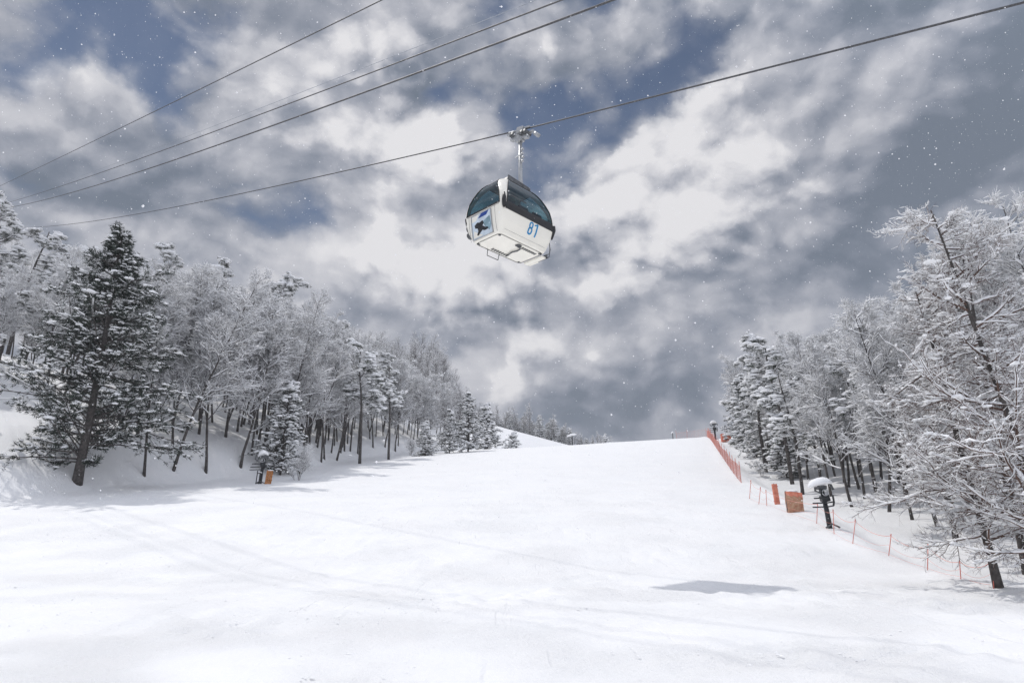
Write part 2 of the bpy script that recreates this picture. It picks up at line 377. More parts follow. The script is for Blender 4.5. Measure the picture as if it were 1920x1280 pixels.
# ------------------------------------------------------------------ trees
def grow(rng, P, Rr, cnt, t0, t1, ln, spread, K, wob, rise, r0, r1, bias=0.0):
    """children of the polylines P (N,K,3). ln: function(t, parent length) -> length"""
    N_, Kp, _ = P.shape
    n = N_ * cnt; par = np.repeat(np.arange(N_), cnt)
    t = np.clip((np.tile(np.arange(cnt), N_) + rng.uniform(0, 1, n)) / cnt, 0, 1) * (t1 - t0) + t0
    f = t * (Kp - 1); k = np.minimum(f.astype(int), Kp - 2); fr = (f - k)[:, None]
    p = P[par, k] * (1 - fr) + P[par, k + 1] * fr
    T = P[par, k + 1] - P[par, k]; T /= np.linalg.norm(T, axis=1, keepdims=True)
    plen = np.linalg.norm(P[par, -1] - P[par, 0], axis=1)
    rr = Rr[par, k] * (1 - fr[:, 0]) + Rr[par, k + 1] * fr[:, 0]
    q = rng.normal(size=(n, 3)); q -= (q * T).sum(1, keepdims=True) * T; q[:, 2] *= (1 - bias); q /= np.linalg.norm(q, axis=1, keepdims=True)
    a = np.radians(rng.normal(spread, spread * .2, n))[:, None]
    d = T * np.cos(a) + q * np.sin(a)
    l = ln(t, plen) * rng.uniform(.65, 1.25, n)
    out = np.zeros((n, K, 3)); out[:, 0] = p; cur = p.copy()
    for i in range(1, K):
        d = d + rng.normal(0, wob, (n, 3)); d[:, 2] += rise; d /= np.linalg.norm(d, axis=1, keepdims=True)
        cur = cur + d * (l / (K - 1))[:, None]; out[:, i] = cur
    rs = np.minimum(rr * .75, r0)[:, None] * np.linspace(1, r1, K)[None]
    return out, rs
P3 = np.array([(-1, -.1), (0, 1.15), (1, -.1)]); P5 = np.array([(-1, -.15), (-.8, .65), (0, 1.15), (.8, .65), (1, -.15)])
def snow_on(mb, rng, P, w, prof, keep=.9, lump=.35, lift=.5):
    m = rng.uniform(size=len(P)) < keep; P = P[m]; 
    T = P[:, -1] - P[:, 0]; T /= np.linalg.norm(T, axis=1, keepdims=True)
    fl = np.clip(1.25 - np.abs(T[:, 2]), .3, 1)
    Rw = w * fl[:, None] * (1 + rng.normal(0, lump, P.shape[:2])); Rw = np.clip(Rw, w * .15, w * 2); Rw[:, -1] *= .5
    V, F = tubes(P, Rw, len(prof), prof, lift=Rw * 0 + w * lift * .4); mb.add(V, F)
def trunk_line(rng, h, lean, K=9, wob=.04):
    p = [np.zeros(3)]; d = np.array([lean[0], lean[1], 1.0])
    p[0][2] = -.5
    for i in range(K - 1):
        d = d + np.array([rng.normal(0, wob), rng.normal(0, wob), 0]); d /= np.linalg.norm(d)
        p.append(p[-1] + d * (h + .5) / (K - 1))
    return np.array(p)
def kind_meshes(name, parts):
    return [(n, mb.mesh(n, m, sm)) for n, mb, m, sm in parts]
def bare_tree(seed, h=12.5, r=.098, start=.34, rad=2.3, n1=26, n2=8, n3=6, n4=3, el=38, twigmat='twig', lean=(0, 0), sw=1.18, fork=False, rise=.10):
    rng = np.random.default_rng(seed)
    tp = trunk_line(rng, h, lean); tr = r * np.linspace(1, .12, len(tp)) ** .85; tr[0] *= 1.25
    T = MB(); T.tube(tp, tr, 9)
    P0, R0 = tp[None], tr[None]
    if fork:
        f, fr = grow(rng, P0, R0, 2, .3, .5, lambda t, L_: h * .55, 22, 7, .05, .16, r * .6, .25)
        V, F = tubes(f, fr, 7); T.add(V, F); 
        P0 = np.concatenate([np.stack([np.interp(np.linspace(0, 8, 7), np.arange(9), tp[:, i]) for i in range(3)], 1)[None], f]); R0 = np.concatenate([np.interp(np.linspace(0, 8, 7), np.arange(9), tr)[None], fr])
        n1 = n1 // 2
    b1, r1 = grow(rng, P0, R0, n1, start, .99, lambda t, L_: rad * (1.15 - .75 * np.maximum(t - start, 0) / (1 - start)) / math.cos(R(el)) * .8, 90 - el, 6, .09, rise, .045, .25)
    b2, r2 = grow(rng, b1, r1, n2, .2, 1, lambda t, L_: .5 * L_ * (1.1 - .5 * t), 42, 4, .12, .08, .020, .4, .3)
    b3, r3 = grow(rng, b2, r2, n3, .15, 1, lambda t, L_: .5 * L_ + .1, 42, 3, .14, .06, .011, .5, .2)
    b4, r4 = grow(rng, b3, r3, n4, .2, 1, lambda t, L_: .45 * L_ + .1, 40, 2, .15, .03, .007, .6) if n4 else (b3[:1], r3[:1])
    B = MB()
    for b, q, sd in ((b1, r1, 5), (b2, r2, 4), (b3, r3, 3), (b4, r4, 3)): V, F = tubes(b, q, sd); B.add(V, F)
    Sn = MB()
    snow_on(Sn, rng, b1, .075 * sw, P5, .95); snow_on(Sn, rng, b2, .058 * sw, P3, .9); snow_on(Sn, rng, b3, .037 * sw, P3, .8); snow_on(Sn, rng, b4, .021 * sw, P3, .6)
    c = b1[:, 2:5].reshape(-1, 3); c = c[rng.uniform(size=len(c)) < .25]; blobs(Sn, c + (0, 0, .05), rng.uniform(.05, .13, len(c)) * sw, rng)
    return kind_meshes('bare', [('trunk', T, M['bark'], True), ('branches', B, M[twigmat], False), ('snow_load', Sn, M['snow'], True)])
def tufts(mb, rng, cen, ax, n, ln, wd, spread=1.0):
    """needle sprays: thin blades fanned about a direction"""
    N_ = len(cen); d = rng.normal(size=(N_, n, 3)) * spread + ax[:, None, :]; d /= np.linalg.norm(d, axis=2, keepdims=True)
    l = ln * rng.uniform(.6, 1.2, (N_, n, 1)); b = cen[:, None, :] + rng.normal(0, ln * .25, (N_, n, 3))
    s_ = np.cross(d, rng.normal(size=(N_, n, 3))); s_ /= np.linalg.norm(s_, axis=2, keepdims=True); s_ = s_ * wd
    V = np.stack([b - s_, b + s_, b + d * l], 2).reshape(-1, 3)
    mb.add(V, np.arange(len(V)).reshape(-1, 3))
def conifer(seed, h=18, base=5.0, start=.1, r=.28, tiers=30, per=6, droop=-.02, needle='needle', snow=.45, top_pow=.85, tl=.26, blades=16, twn=9, el=12, ragged=.3, sb=.16, lean=(0, 0)):
    rng = np.random.default_rng(seed)
    tp = trunk_line(rng, h, lean, wob=.02); tr = r * np.linspace(1, .06, len(tp)) ** .8; tr[0] *= 1.2
    T = MB(); T.tube(tp, tr, 10); P0, R0 = tp[None], tr[None]
    n1 = tiers * per
    wl = rng.uniform(1 - ragged, 1 + ragged, 5000)
    b1, r1 = grow(rng, P0, R0, n1, start, .985, lambda t, L_: (base * (1 - (t - start) / (1 - start)) ** top_pow * np.minimum(1, .55 + (t - start) * 4) + .35) * wl[:len(t)], 90 - el, 7, .06, droop, .06, .2)
    b2, r2 = grow(rng, b1, r1, twn, .22, 1, lambda t, L_: .42 * L_ * (1.15 - .7 * t) + .12, 48, 4, .1, -.01, .018, .4, .7)
    B = MB()
    for b, q, sd in ((b1, r1, 5), (b2, r2, 3)): V, F = tubes(b, q, sd); B.add(V, F)
    cen = np.concatenate([b2[:, 1:].reshape(-1, 3), b1[:, 3:].reshape(-1, 3)])
    ax = np.concatenate([np.repeat(b2[:, -1] - b2[:, 0], 3, axis=0), np.repeat(b1[:, -1] - b1[:, 2], 4, axis=0)]); ax /= np.linalg.norm(ax, axis=1, keepdims=True)
    Nd = MB(); tufts(Nd, rng, cen, ax, blades, tl, tl * .10, .55)
    Sn = MB(); snow_on(Sn, rng, b1[:, 4:], .06, P5, snow, .6); snow_on(Sn, rng, b2[:, 1:], .05, P5, snow * .8, .7, 1.2)
    k = rng.uniform(size=len(b2)) < snow; blobs(Sn, b2[k, 3] + (0, 0, .05), rng.uniform(.25, .9, k.sum()) * sb, rng, ICO1, .5)
    k = rng.uniform(size=len(b2)) < snow * .8
    blobs(Sn, b2[k, 2] + (0, 0, .06), rng.uniform(.5, 1.3, k.sum()) * sb, rng, ICO1, .5)
    k = rng.uniform(size=len(b1)) < snow * .7
    blobs(Sn, b1[k, 5] + (0, 0, .08), rng.uniform(.7, 1.7, k.sum()) * sb, rng, ICO2, .5, .12)
    return kind_meshes('con', [('trunk', T, M['bark'], True), ('branches', B, M['bark'], False), ('needles', Nd, M[needle], False), ('snow_load', Sn, M['snow'], True)])
def pine(seed, h=12, r=.15, start=.45, rad=2.4, n1=16, padr=.42, lean=(0, 0), snow=.9):
    """pine with cushions of needles, each carrying a heap of snow"""
    rng = np.random.default_rng(seed)
    tp = trunk_line(rng, h, lean, wob=.05); tr = r * np.linspace(1, .15, len(tp)) ** .8
    T = MB(); T.tube(tp, tr, 9)
    b1, r1 = grow(rng, tp[None], tr[None], n1, start, .98, lambda t, L_: rad * (1.1 - .6 * (t - start) / (1 - start)), 78, 6, .12, .02, .05, .35)
    b2, r2 = grow(rng, b1, r1, 6, .35, 1, lambda t, L_: .38 * L_ + .1, 50, 4, .14, .03, .022, .4, .6)
    b3, r3 = grow(rng, b2, r2, 4, .3, 1, lambda t, L_: .4 * L_ + .12, 45, 3, .14, .02, .012, .5, .4)
    B = MB()
    for b, q, sd in ((b1, r1, 5), (b2, r2, 4), (b3, r3, 3)): V, F = tubes(b, q, sd); B.add(V, F)
    cen = np.concatenate([b3[:, -1], b3[:, 1], b2[:, -1]]); ax = np.concatenate([b3[:, -1] - b3[:, 0], b3[:, -1] - b3[:, 0], b2[:, -1] - b2[:, 0]])
    ax /= np.linalg.norm(ax, axis=1, keepdims=True); ax[:, 2] += .2
    Nd = MB(); tufts(Nd, rng, cen, ax, 15, .22, .013, .8)
    Sn = MB(); snow_on(Sn, rng, b1, .07, P5, .9); snow_on(Sn, rng, b2, .06, P5, .9, .5); snow_on(Sn, rng, b3, .045, P3, .8, .5)
    k = rng.uniform(size=len(b3)) < snow
    blobs(Sn, b3[k, -1] + (0, 0, .08), rng.uniform(.12, .28, k.sum()), rng, ICO1, .55, .2)
    k = rng.uniform(size=len(b2)) < snow
    blobs(Sn, b2[k, -1] + (0, 0, .10), rng.uniform(.55, 1.05, k.sum()) * padr, rng, ICO2, .42, .12)
    return kind_meshes('pine', [('trunk', T, M['bark'], True), ('branches', B, M['bark'], False), ('needles', Nd, M['pineneedle'], False), ('snow_load', Sn, M['snow'], True)])

SKY_L = ([-200, 0, 80, 140, 200, 300, 420, 480, 560, 640, 700, 800, 860, 900, 960], [400, 408, 425, 440, 455, 470, 492, 525, 548, 600, 640, 685, 735, 765, 800])
SKY_R = ([1330, 1345, 1400, 1450, 1500, 1540, 1600, 1640, 1680, 1710, 1755, 1800, 1870, 1920, 2100], [790, 672, 652, 632, 616, 602, 582, 566, 515, 478, 430, 436, 388, 352, 330])
def height_cap(x, y, hmesh, s, side, slack):
    g = gz(x, y)
    while s > .35:
        q = to_px((x, y, g + hmesh * s))
        if q[1] >= np.interp(q[0], *(SKY_L if side < 0 else SKY_R)) + slack: return s
        s -= .02
    return 0
def place(kind, meshes, x, y, label, cat='tree', group=None, s=1.0, rz=None, z=None, tilt=(0, 0)):
    t = empty(kind, (x, y, gz(x, y) - .05 if z is None else z), rz if rz is not None else random.uniform(0, 6.28))
    t.rotation_euler[0], t.rotation_euler[1] = tilt
    t.scale = (s, s, s * random.uniform(.95, 1.06))
    for n, me in meshes: link(n, me, t)
    return tag(t, label, cat, group)

def larch(seed, h=9.3, r=.13, rad=2.7, n1=44, start=.15):
    """level-boughed larch: red-brown twigs, lumpy ridges of snow along every bough"""
    rng = np.random.default_rng(seed)
    tp = trunk_line(rng, h, (0, 0), wob=.03); tr = r * np.linspace(1, .10, len(tp)) ** .8; tr[0] *= 1.3
    T = MB(); T.tube(tp, tr, 10)
    b1, r1 = grow(rng, tp[None], tr[None], n1, start, .99, lambda t, L_: rad * (1.1 - .85 * t) * rng.choice([.55, .85, 1.0, 1.2], len(t)) + .25, 76, 9, .10, .045, .036, .2)
    b2, r2 = grow(rng, b1, r1, 11, .15, 1, lambda t, L_: .34 * L_ * (1.15 - .6 * t) + .08, 48, 5, .16, .02, .013, .4, .55)
    b3, r3 = grow(rng, b2, r2, 7, .1, 1, lambda t, L_: .38 * L_ + .06, 50, 4, .2, .04, .007, .5, .3)
    b4, r4 = grow(rng, b3, r3, 2, .2, 1, lambda t, L_: .5 * L_ + .03, 45, 3, .2, .03, .005, .6)
    B = MB()
    for b, q, sd in ((b1, r1, 6), (b2, r2, 4), (b3, r3, 3), (b4, r4, 3)): V, F = tubes(b, q, sd); B.add(V, F)
    Sn = MB(); snow_on(Sn, rng, b1, .046, P5, .95, .45); snow_on(Sn, rng, b2, .030, P5, .85, .55); snow_on(Sn, rng, b3, .017, P3, .65, .6); snow_on(Sn, rng, b4, .011, P3, .45, .5)
    c = b1[:, 1:].reshape(-1, 3); c = c[rng.uniform(size=len(c)) < .45]; blobs(Sn, c + (0, 0, .03), rng.uniform(.05, .11, len(c)), rng, ICO1, .55, .18)
    c = b2[:, 1:].reshape(-1, 3); c = c[rng.uniform(size=len(c)) < .22]; blobs(Sn, c + (0, 0, .03), rng.uniform(.03, .085, len(c)), rng, ICO1, .55, .2)
    c = b2[:, -1]; c = c[rng.uniform(size=len(c)) < .10]; blobs(Sn, c + (0, 0, .02), rng.uniform(.05, .12, len(c)), rng, ICO2, .6, .1)
    return kind_meshes('larch', [('trunk', T, M['bark'], True), ('branches', B, M['redtwig'], False), ('snow_load', Sn, M['snow'], True)])
BARE = [bare_tree(11 + i, h=[12.5, 11.5, 13.5, 12, 13, 11][i], rad=[2.3, 2.0, 2.5, 2.6, 2.1, 2.3][i], start=[.30, .33, .27, .25, .34, .28][i],
                  fork=i in (1, 4), lean=[(0, 0), (.06, 0), (-.05, .03), (.03, -.05), (0, .06), (-.08, 0)][i]) for i in range(6)]
LARCH = [larch(31 + i, h=[9.5, 8.5][i], r=.11, rad=[2.8, 2.4][i]) for i in range(2)]
PINE = [pine(51 + i, h=[12.5, 11, 10][i], start=[.5, .42, .35][i], rad=[2.5, 2.2, 2.0][i]) for i in range(3)]
FIR = [conifer(71, h=9, base=2.3, start=.08, r=.13, tiers=20, per=5, snow=.95, tl=.20, blades=9, twn=7, sb=.24, ragged=.45),
       conifer(72, h=7, base=2.0, start=.04, r=.11, tiers=16, per=5, snow=.95, tl=.20, blades=9, twn=7, sb=.25, ragged=.45)]
DARKT = [bare_tree(91 + i, h=10.5, r=.10, start=.12, rad=2.7, n1=26, n2=7, n3=6, n4=0, el=42, sw=.45) for i in range(2)]
SHRUB = bare_tree(97, h=2.2, r=.03, start=.05, rad=1.2, n1=16, n2=6, n3=4, n4=2, el=50, sw=.6)
BIGFIR = conifer(61, h=18.2, base=5.2, start=.09, r=.30, tiers=28, per=6, snow=.62, tl=.27, blades=11, twn=10, top_pow=.85, ragged=.5, sb=.20, lean=(.0, .0))
BIGLARCH = [larch(41, h=9.3, r=.125, rad=2.7, n1=60), larch(43, h=10.5, r=.105, rad=2.9, n1=60)]

MH = {}
for ms_ in BARE + LARCH + PINE + DARKT + BIGLARCH:
    MH[ms_[0][1].name] = max(v.co.z for m_ in ms_[:2] for v in m_[1].vertices) - .05
taken = []
def free(x, y, d):
    for a, b in taken:
        if abs(a - x) < d and abs(b - y) < d and (a - x) ** 2 + (b - y) ** 2 < d * d: return False
    return True
# trees that stand out on their own
p = on_ground(145, 903); r = ray(250, 422); s_ = (r.z / r.y * p.y - p.z) / 18.5; print('fir', p, s_); place('fir_tree', BIGFIR, p.x, p.y, 'tall dark fir with snow-patched boughs at the left forest edge, much the largest conifer', s=s_, rz=.6); taken.append((p.x, p.y))
FX, FY = p.x, p.y
p = on_ground(525, 890); place('fir_tree', FIR[0], p.x, p.y, 'small slim snow-covered fir right beside the orange board in the left forest', s=.75); taken.append((p.x, p.y))
for px, py, tx, ty, k, lab in ((1873, 1100, 1765, 425, 0, 'near larch with long level snow-lined boughs, rooted behind the last orange pole'),
                          (1925, 1075, 1890, 375, 1, 'tall reddish larch at the right picture edge just behind the near larch'),
                          (1990, 1120, 2000, 330, 1, 'larch whose boughs reach in from beyond the right picture edge'),
                          (1792, 1010, 1700, 520, 1, 'larch with snow ridges on level boughs, left of the nearest larch')):
    p = on_ground(px, py, 5, 60); r = ray(tx, ty); s_ = (r.z / r.y * p.y - p.z) / MH[BIGLARCH[k][0][1].name]; s_ *= .87 if ty == 425 else .95
    place('larch_tree', BIGLARCH[k], p.x, p.y, lab, s=s_, rz=k * 2.0 + px, tilt=(R((px % 4) * .6 - 1), R((px % 5) * .6 - 1.2))); taken.append((p.x, p.y))
# pines placed where the photograph shows heaped white crowns
pines = [(470, 700, 24, 'left', 60, 1.0, 'snow-heaped pine crown rising from the left forest, right of the tall dark fir'),]
def by_top(px, py, Yd, meshes, hh, kind, label, group=None):
    """stand a tree at distance Yd so that its top reaches the given height of the sky line"""
    r = ray(px, py); x = r.x / r.y * Yd; z = r.z / r.y * Yd; g = gz(x, Yd); s_ = max(.55, min(1.5, (z - g) / hh))
    taken.append((x, Yd)); return place(kind, meshes, x, Yd, label, s=s_, group=group)
for px, py, Yd, k, lab in ((395, 478, 66, 0, 'pine with snow-heaped crown on the left skyline, just right of the dark fir'),
        (318, 462, 72, 1, 'small pine top poking over the left skyline close behind the dark fir'),
        (556, 528, 70, 0, 'broad pine crown white with snow at the middle of the left skyline'),
        (620, 585, 84, 1, 'narrow pine on the left skyline where the forest begins to drop'),
        (690, 650, 66, 1, 'pine with a snow clump on its pointed top in mid left forest'),
        (740, 668, 76, 0, 'wide pine with drooping white boughs in the far half of the left forest'),
        (15, 402, 58, 1, 'pine top in the upper left corner of the left forest'),
        (70, 440, 62, 2, 'snow-covered pine near the upper left corner under the rope'),
        (170, 450, 66, 2, 'pine hidden behind the dark fir, left of its tip'),
        (1450, 628, 46, 1, 'pine with stacked snow cushions at the left tip of the right forest'),
        (1410, 655, 54, 2, 'pine at the far left end of the right forest beside the pale sky'),
        (1640, 598, 31, 0, 'pine with big snow cushions in the middle of the right forest'),
        (1475, 700, 40, 2, 'low pine with rounded snow crown behind the orange mats'),
        (1600, 660, 36, 1, 'pine half hidden among bare trees above the snow machine'),
        (1850, 480, 26, 2, 'pine behind the near larches at the right edge')):
    by_top(px, py, Yd, PINE[k], (12.5, 11, 10)[k], 'pine_tree', lab)
for px, py, Yd, k, lab in ((880, 735, 92, 0, 'small white fir beside the crest end of the left forest'),
        (800, 790, 84, 1, 'low bushy fir at the foot of the left forest near the crest'),
        (845, 770, 90, 0, 'fir in front of the ridge at the crest end of the left forest'),
        (915, 755, 104, 1, 'fir nearest the far white run, last of the left forest'),
        (1402, 715, 66, 0, 'slim fir at the far end of the right forest by the red box'),
        (1385, 705, 76, 0, 'outermost snow-white fir of the right forest against the sky'),
        (1432, 735, 60, 1, 'stubby fir below the pines at the right forest tip'),
        (1460, 770, 50, 1, 'small fir under bare trees left of the orange mats')):
    by_top(px, py, Yd, FIR[k], (9, 7)[k], 'fir_tree', lab)
p = on_ground(968, 836, 150); 
for px, py, Yd, k, lab in ((965, 808, 135, 1, 'tiny round fir standing before the far white run'), (1135, 812, 215, 1, 'lone little tree at the right end of the far ridge')):
    by_top(px, py, Yd, FIR[k], 7, 'fir_tree', lab)

for i, (px, py, Yd) in enumerate(((8, 640, 47), (40, 600, 50), (75, 560, 54), (-30, 560, 48), (22, 540, 56), (105, 590, 57), (60, 690, 46), (-15, 700, 43), (130, 520, 60))):
    by_top(px, py, Yd, BARE[i % 6], 12.5, 'bare_tree', ['short bare tree', 'leaning bare tree', 'bushy bare tree'][i % 3] + " left of the tall dark fir, %s from the picture edge" % ['third', 'fifth', 'seventh', 'first', 'fourth', 'eighth', 'sixth', 'second', 'ninth'][i])
for i, (x, y, k) in enumerate(((-31, 36, 0), (-36, 38, 1), (-33, 33, 2), (-41, 42, 0), (-29.5, 31, 1), (-38, 34, 2), (-35, 44.5, 1))):  # pines added outside the frame to cast shade on the left bank
    taken.append((x, y)); place('pine_tree', PINE[k], x, y, 'pine added beyond the left picture edge to shade the bank, %s from the slope' % ['second', 'fifth', 'third', 'seventh', 'first', 'sixth', 'fourth'][i], s=.6)
def in_view(x, y, h=8):
    q = to_px((x, y, gz(x, y) + h)); return q and -90 < q[0] < 2010
def edge_d(x, y, side): return float(xL(y) - x) if side < 0 else float(x - xF(y))
rng = random.Random(5)
front = {'left': [], 'right': []}; deep = []
def scatter(side, n, ylo, yhi, dlo, dhi, mind, fill):
    for _ in range(n):
        y = ylo + (yhi - ylo) * rng.random() ** 1.25; d = dlo + (dhi - dlo) * rng.random()
        x = float(xL(y)) - d if side < 0 else float(xF(y)) + d
        if not in_view(x, y) or not free(x, y, mind): continue
        if side < 0 and y < FY + 1.5 and x > -.64 * y - 2.0 and d < 12: continue
        taken.append((x, y)); fill.append((x, y, d))
scatter(-1, 1500, 40, 112, 1.2, 8, 1.75, front['left'])
scatter(-1, 260, 22, 46, 12, 30, 2.7, front['left'])
dl = []; scatter(-1, 1700, 28, 125, 8, 46, 3.2, dl)
scatter(1, 420, 13.5, 62, 3.2, 9.5, 1.75, front['right'])
scatter(1, 200, 62, 96, 4.5, 12, 2.2, front['right'])
dr = []; scatter(1, 1100, 14, 75, 9.5, 26, 2.3, dr)
ORD = ['first', 'second', 'third', 'fourth', 'fifth', 'sixth', 'seventh', 'eighth', 'ninth', 'tenth']
def nth(i):
    i += 1
    return ORD[i - 1] if i <= 10 else '%d%s' % (i, 'th' if 10 < i % 100 < 14 else {1: 'st', 2: 'nd', 3: 'rd'}.get(i % 10, 'th'))
for side, lst in front.items():
    lst.sort(key=lambda q: to_px((q[0], q[1], gz(q[0], q[1])))[0])
    for i, (x, y, d) in enumerate(lst):
        if side == 'right' and y < 22: ms = rng.choice(LARCH + BARE[:2])
        else: ms = rng.choice(BARE)
        tl_ = (rng.gauss(0, .03), rng.gauss(0, .05) + (.03 if side == 'left' else -.03))
        sc = rng.uniform(.82, 1.12) * (1.0 if side == 'left' else .80)
        hm = MH[ms[0][1].name]; sc = height_cap(x, y, hm, sc, -1 if side == 'left' else 1, rng.uniform(0, 40))
        if sc < .45: continue
        w = "snow-dusted bare tree at the %s forest's front edge, %s trunk from the left" % (side, nth(i))
        kn = 'larch_tree' if any(ms is q for q in LARCH) else 'bare_tree'
        place(kn, ms, x, y, w.replace('bare tree', 'larch') if kn == 'larch_tree' else w, s=sc, tilt=tl_, group=kn.replace('_', ' ') + 's along the %s forest edge' % side)
for lst, side in ((dl, 'left'), (dr, 'right')):
    for x, y, d in lst:
        z = 'near' if y < (60 if side == 'left' else 32) else ('middle' if y < (90 if side == 'left' else 52) else 'far')
        k = rng.random(); sd_ = -1 if side == 'left' else 1; slk = rng.uniform(-4, 30)
        if k < .13 and side == 'left':
            ms = rng.choice(PINE); sc = height_cap(x, y, 12, rng.uniform(.75, 1.0), sd_, slk)
            if sc > .45: place('pine_tree', ms, x, y, 'snow-heaped pine standing among bare trees deep in the %s part of the %s forest' % (z, side), s=sc, group='pines inside the %s part of the %s forest' % (z, side))
        else:
            ms = rng.choice(BARE if side == 'left' or rng.random() < .6 else LARCH); sc = rng.uniform(.8, 1.05) * (1.0 if side == 'left' else .88)
            sc = height_cap(x, y, MH[ms[0][1].name], sc, sd_, slk)
            kn = 'larch_tree' if any(ms is q for q in LARCH) else 'bare_tree'
            if sc > .45: place(kn, ms, x, y, 'rime-white ' + kn.replace('_', ' ') + ' crowded behind the front rows in the %s part of the %s forest' % (z, side), s=sc, group=kn.replace('_', ' ') + 's deep in the %s part of the %s forest' % (z, side))
# dark far ridge beyond the left forest, and the far run's trees
rc = []
for _ in range(2600):
    y = rng.uniform(122, 168); x = rng.uniform(-52, -4)
    if not free(x, y, 2.2): continue
    g = gz(x, y)
    if g < 24 + (y - 126) * .08: continue
    q = to_px((x, y, g + 9))
    if q[0] < 560 or q[0] > 960: continue
    taken.append((x, y)); rc.append((x, y))
def merged(name, variants, spots, mats):
    mb_ = MB(); mi = []
    for x, y, sc in spots:
        v = rng.choice(variants); a = rng.uniform(0, 6.28); ca, sa = math.cos(a) * sc, math.sin(a) * sc
        for k, (n_, me) in enumerate(v):
            co = np.zeros(len(me.vertices) * 3, np.float32); me.vertices.foreach_get('co', co); co = co.reshape(-1, 3).astype(float)
            q = np.stack([co[:, 0] * ca - co[:, 1] * sa + x, co[:, 0] * sa + co[:, 1] * ca + y, co[:, 2] * sc + gz(x, y)], 1)
            for p_ in me.polygons: break
            ls = np.zeros(len(me.loops), np.int32); me.loops.foreach_get('vertex_index', ls); lt = np.zeros(len(me.polygons), np.int32); me.polygons.foreach_get('loop_total', lt)
            st = np.concatenate([[0], np.cumsum(lt)[:-1]])
            for nsd in np.unique(lt):
                sel = st[lt == nsd]; F = ls[sel[:, None] + np.arange(nsd)[None]].astype(np.int64)
                mb_.add(q if nsd == np.unique(lt)[0] else np.zeros((0, 3)), F if nsd == np.unique(lt)[0] else F - len(q)); mi.append(np.full(len(F), k))
    me = mb_.mesh(name, None); 
    for m_ in mats: me.materials.append(m_)
    me.polygons.foreach_set('material_index', np.concatenate(mi).astype(np.int32)); return link(name, me)
wood = merged('ridge_wood', DARKT, [(x, y, rng.uniform(.75, 1.0)) for x, y in rc[:240]], [M['bark'], M['twig'], M['snow']])
tag(wood, 'dark leafless wood covering the hazy ridge behind the left forest', 'wood', kind='stuff')
fr_ = []
for i in range(54):
    x = -14 + 46 * (i + rng.random()) / 54; y = rng.uniform(222, 232); fr_.append((x, y, gz(x, y)))
for i, (x, y, z) in enumerate(sorted(fr_)):
    sc = (1.25 if x < 20 else .95) * rng.uniform(.65, 1.05) * (.9)
    if i % 3 == 0: place('fir_tree', FIR[0], x, y, 'distant snowy fir on the skyline above the far white run', s=sc, group='firs on the far ridge')
    else: place('dark_tree', rng.choice(DARKT), x, y, 'distant dark tree on the skyline above the far white run', s=sc * .85, group='dark trees on the far ridge')
for px, py, lab in ((560, 900, 'leafless shrub at the foot of the left forest beside the small fir'), (770, 853, 'leafless shrub at the snow edge far along the left forest'),
                    (1427, 893, 'low dark snowy shrub alone on the open snow right of the netting')):
    p = on_ground(px, py); place('shrub', SHRUB, p.x, p.y, lab, 'shrub', s=.9 if px != 1427 else .45)

# ------------------------------------------------------------------ ropes of the lift
AZ = R(46); DH = Vector((-math.sin(AZ), math.cos(AZ), 0)); NH = Vector((math.cos(AZ), math.sin(AZ), 0))
def rope(pix, off, lo, hi, rad, name, label, m, deg=2, parent=None, endfix=None):
    s_, z_ = [], []
    for a, b in pix:
        r = ray(a, b); t = off / (r.x * NH.x + r.y * NH.y); q = r * t; s_.append(q.dot(DH)); z_.append(q.z)
    if endfix: s_.append(endfix[0]); z_.append(endfix[1])
    w_ = [1.0 / (1 + abs(a)) for a in s_]
    if endfix: w_[-1] = 5
    co = np.polyfit(s_, z_, deg, w=w_)
    ss = np.linspace(lo, hi, 60); pts = [NH * off + DH * s + Vector((0, 0, float(np.polyval(co, s)))) for s in ss]
    b = MB(); b.tube([tuple(q) for q in pts], rad, 8); return b, co
G = Vector((.25, 17.8, 0)); PG = G.dot(NH); SG = G.dot(DH); GZ = 12.83
bl, cl = rope([(105, 424), (300, 392), (500, 352), (700, 310), (940, 256)], PG, SG, 120, .022, '', '', M['rope'], endfix=(SG, GZ))
br, cr_ = rope([(985, 245), (1260, 172), (1460, 122), (1710, 59), (1920, 5)], PG, -30, SG, .022, '', '', M['rope'], endfix=(SG, GZ))
bl.v += br.v; 
for f in br.f: bl.f.append((f + bl.n) if isinstance(f, np.ndarray) else [[i + bl.n for i in q] for q in f])
bl.n += br.n
tag(bl.build('haul_rope', M['rope'], smooth=True), 'steel haul rope the gondola cabin hangs from, running down to the left trees', 'cable')
for pix, off, rad, m, lab in (
        ([(0, 391), (100, 371), (300, 310), (500, 239), (700, 168), (960, 70), (1152, 0)], 8.0, .021, 'rope', 'thick dark return rope, lowest of the lines crossing the top left'),
        ([(0, 383.5), (200, 321.5), (400, 247), (600, 172), (960, 36), (1055, 0)], 7.0, .014, 'rope', 'thinner dark line just above the thick return rope'),
        ([(50, 365), (250, 295), (450, 220), (700, 117), (960, 19), (1007, 0)], 6.4, .005, 'wire', 'hair-thin pale wire just above the thinner dark line'),
        ([(0, 348.5), (200, 254), (340, 184), (500, 106), (717, 0)], 6.4, .014, 'rope', 'topmost dark cable crossing the upper left sky')):
    b, co = rope(pix, off, -14, 115, rad, '', '', M[m]); tag(b.build('lift_cable', M[m], smooth=True), lab, 'cable')

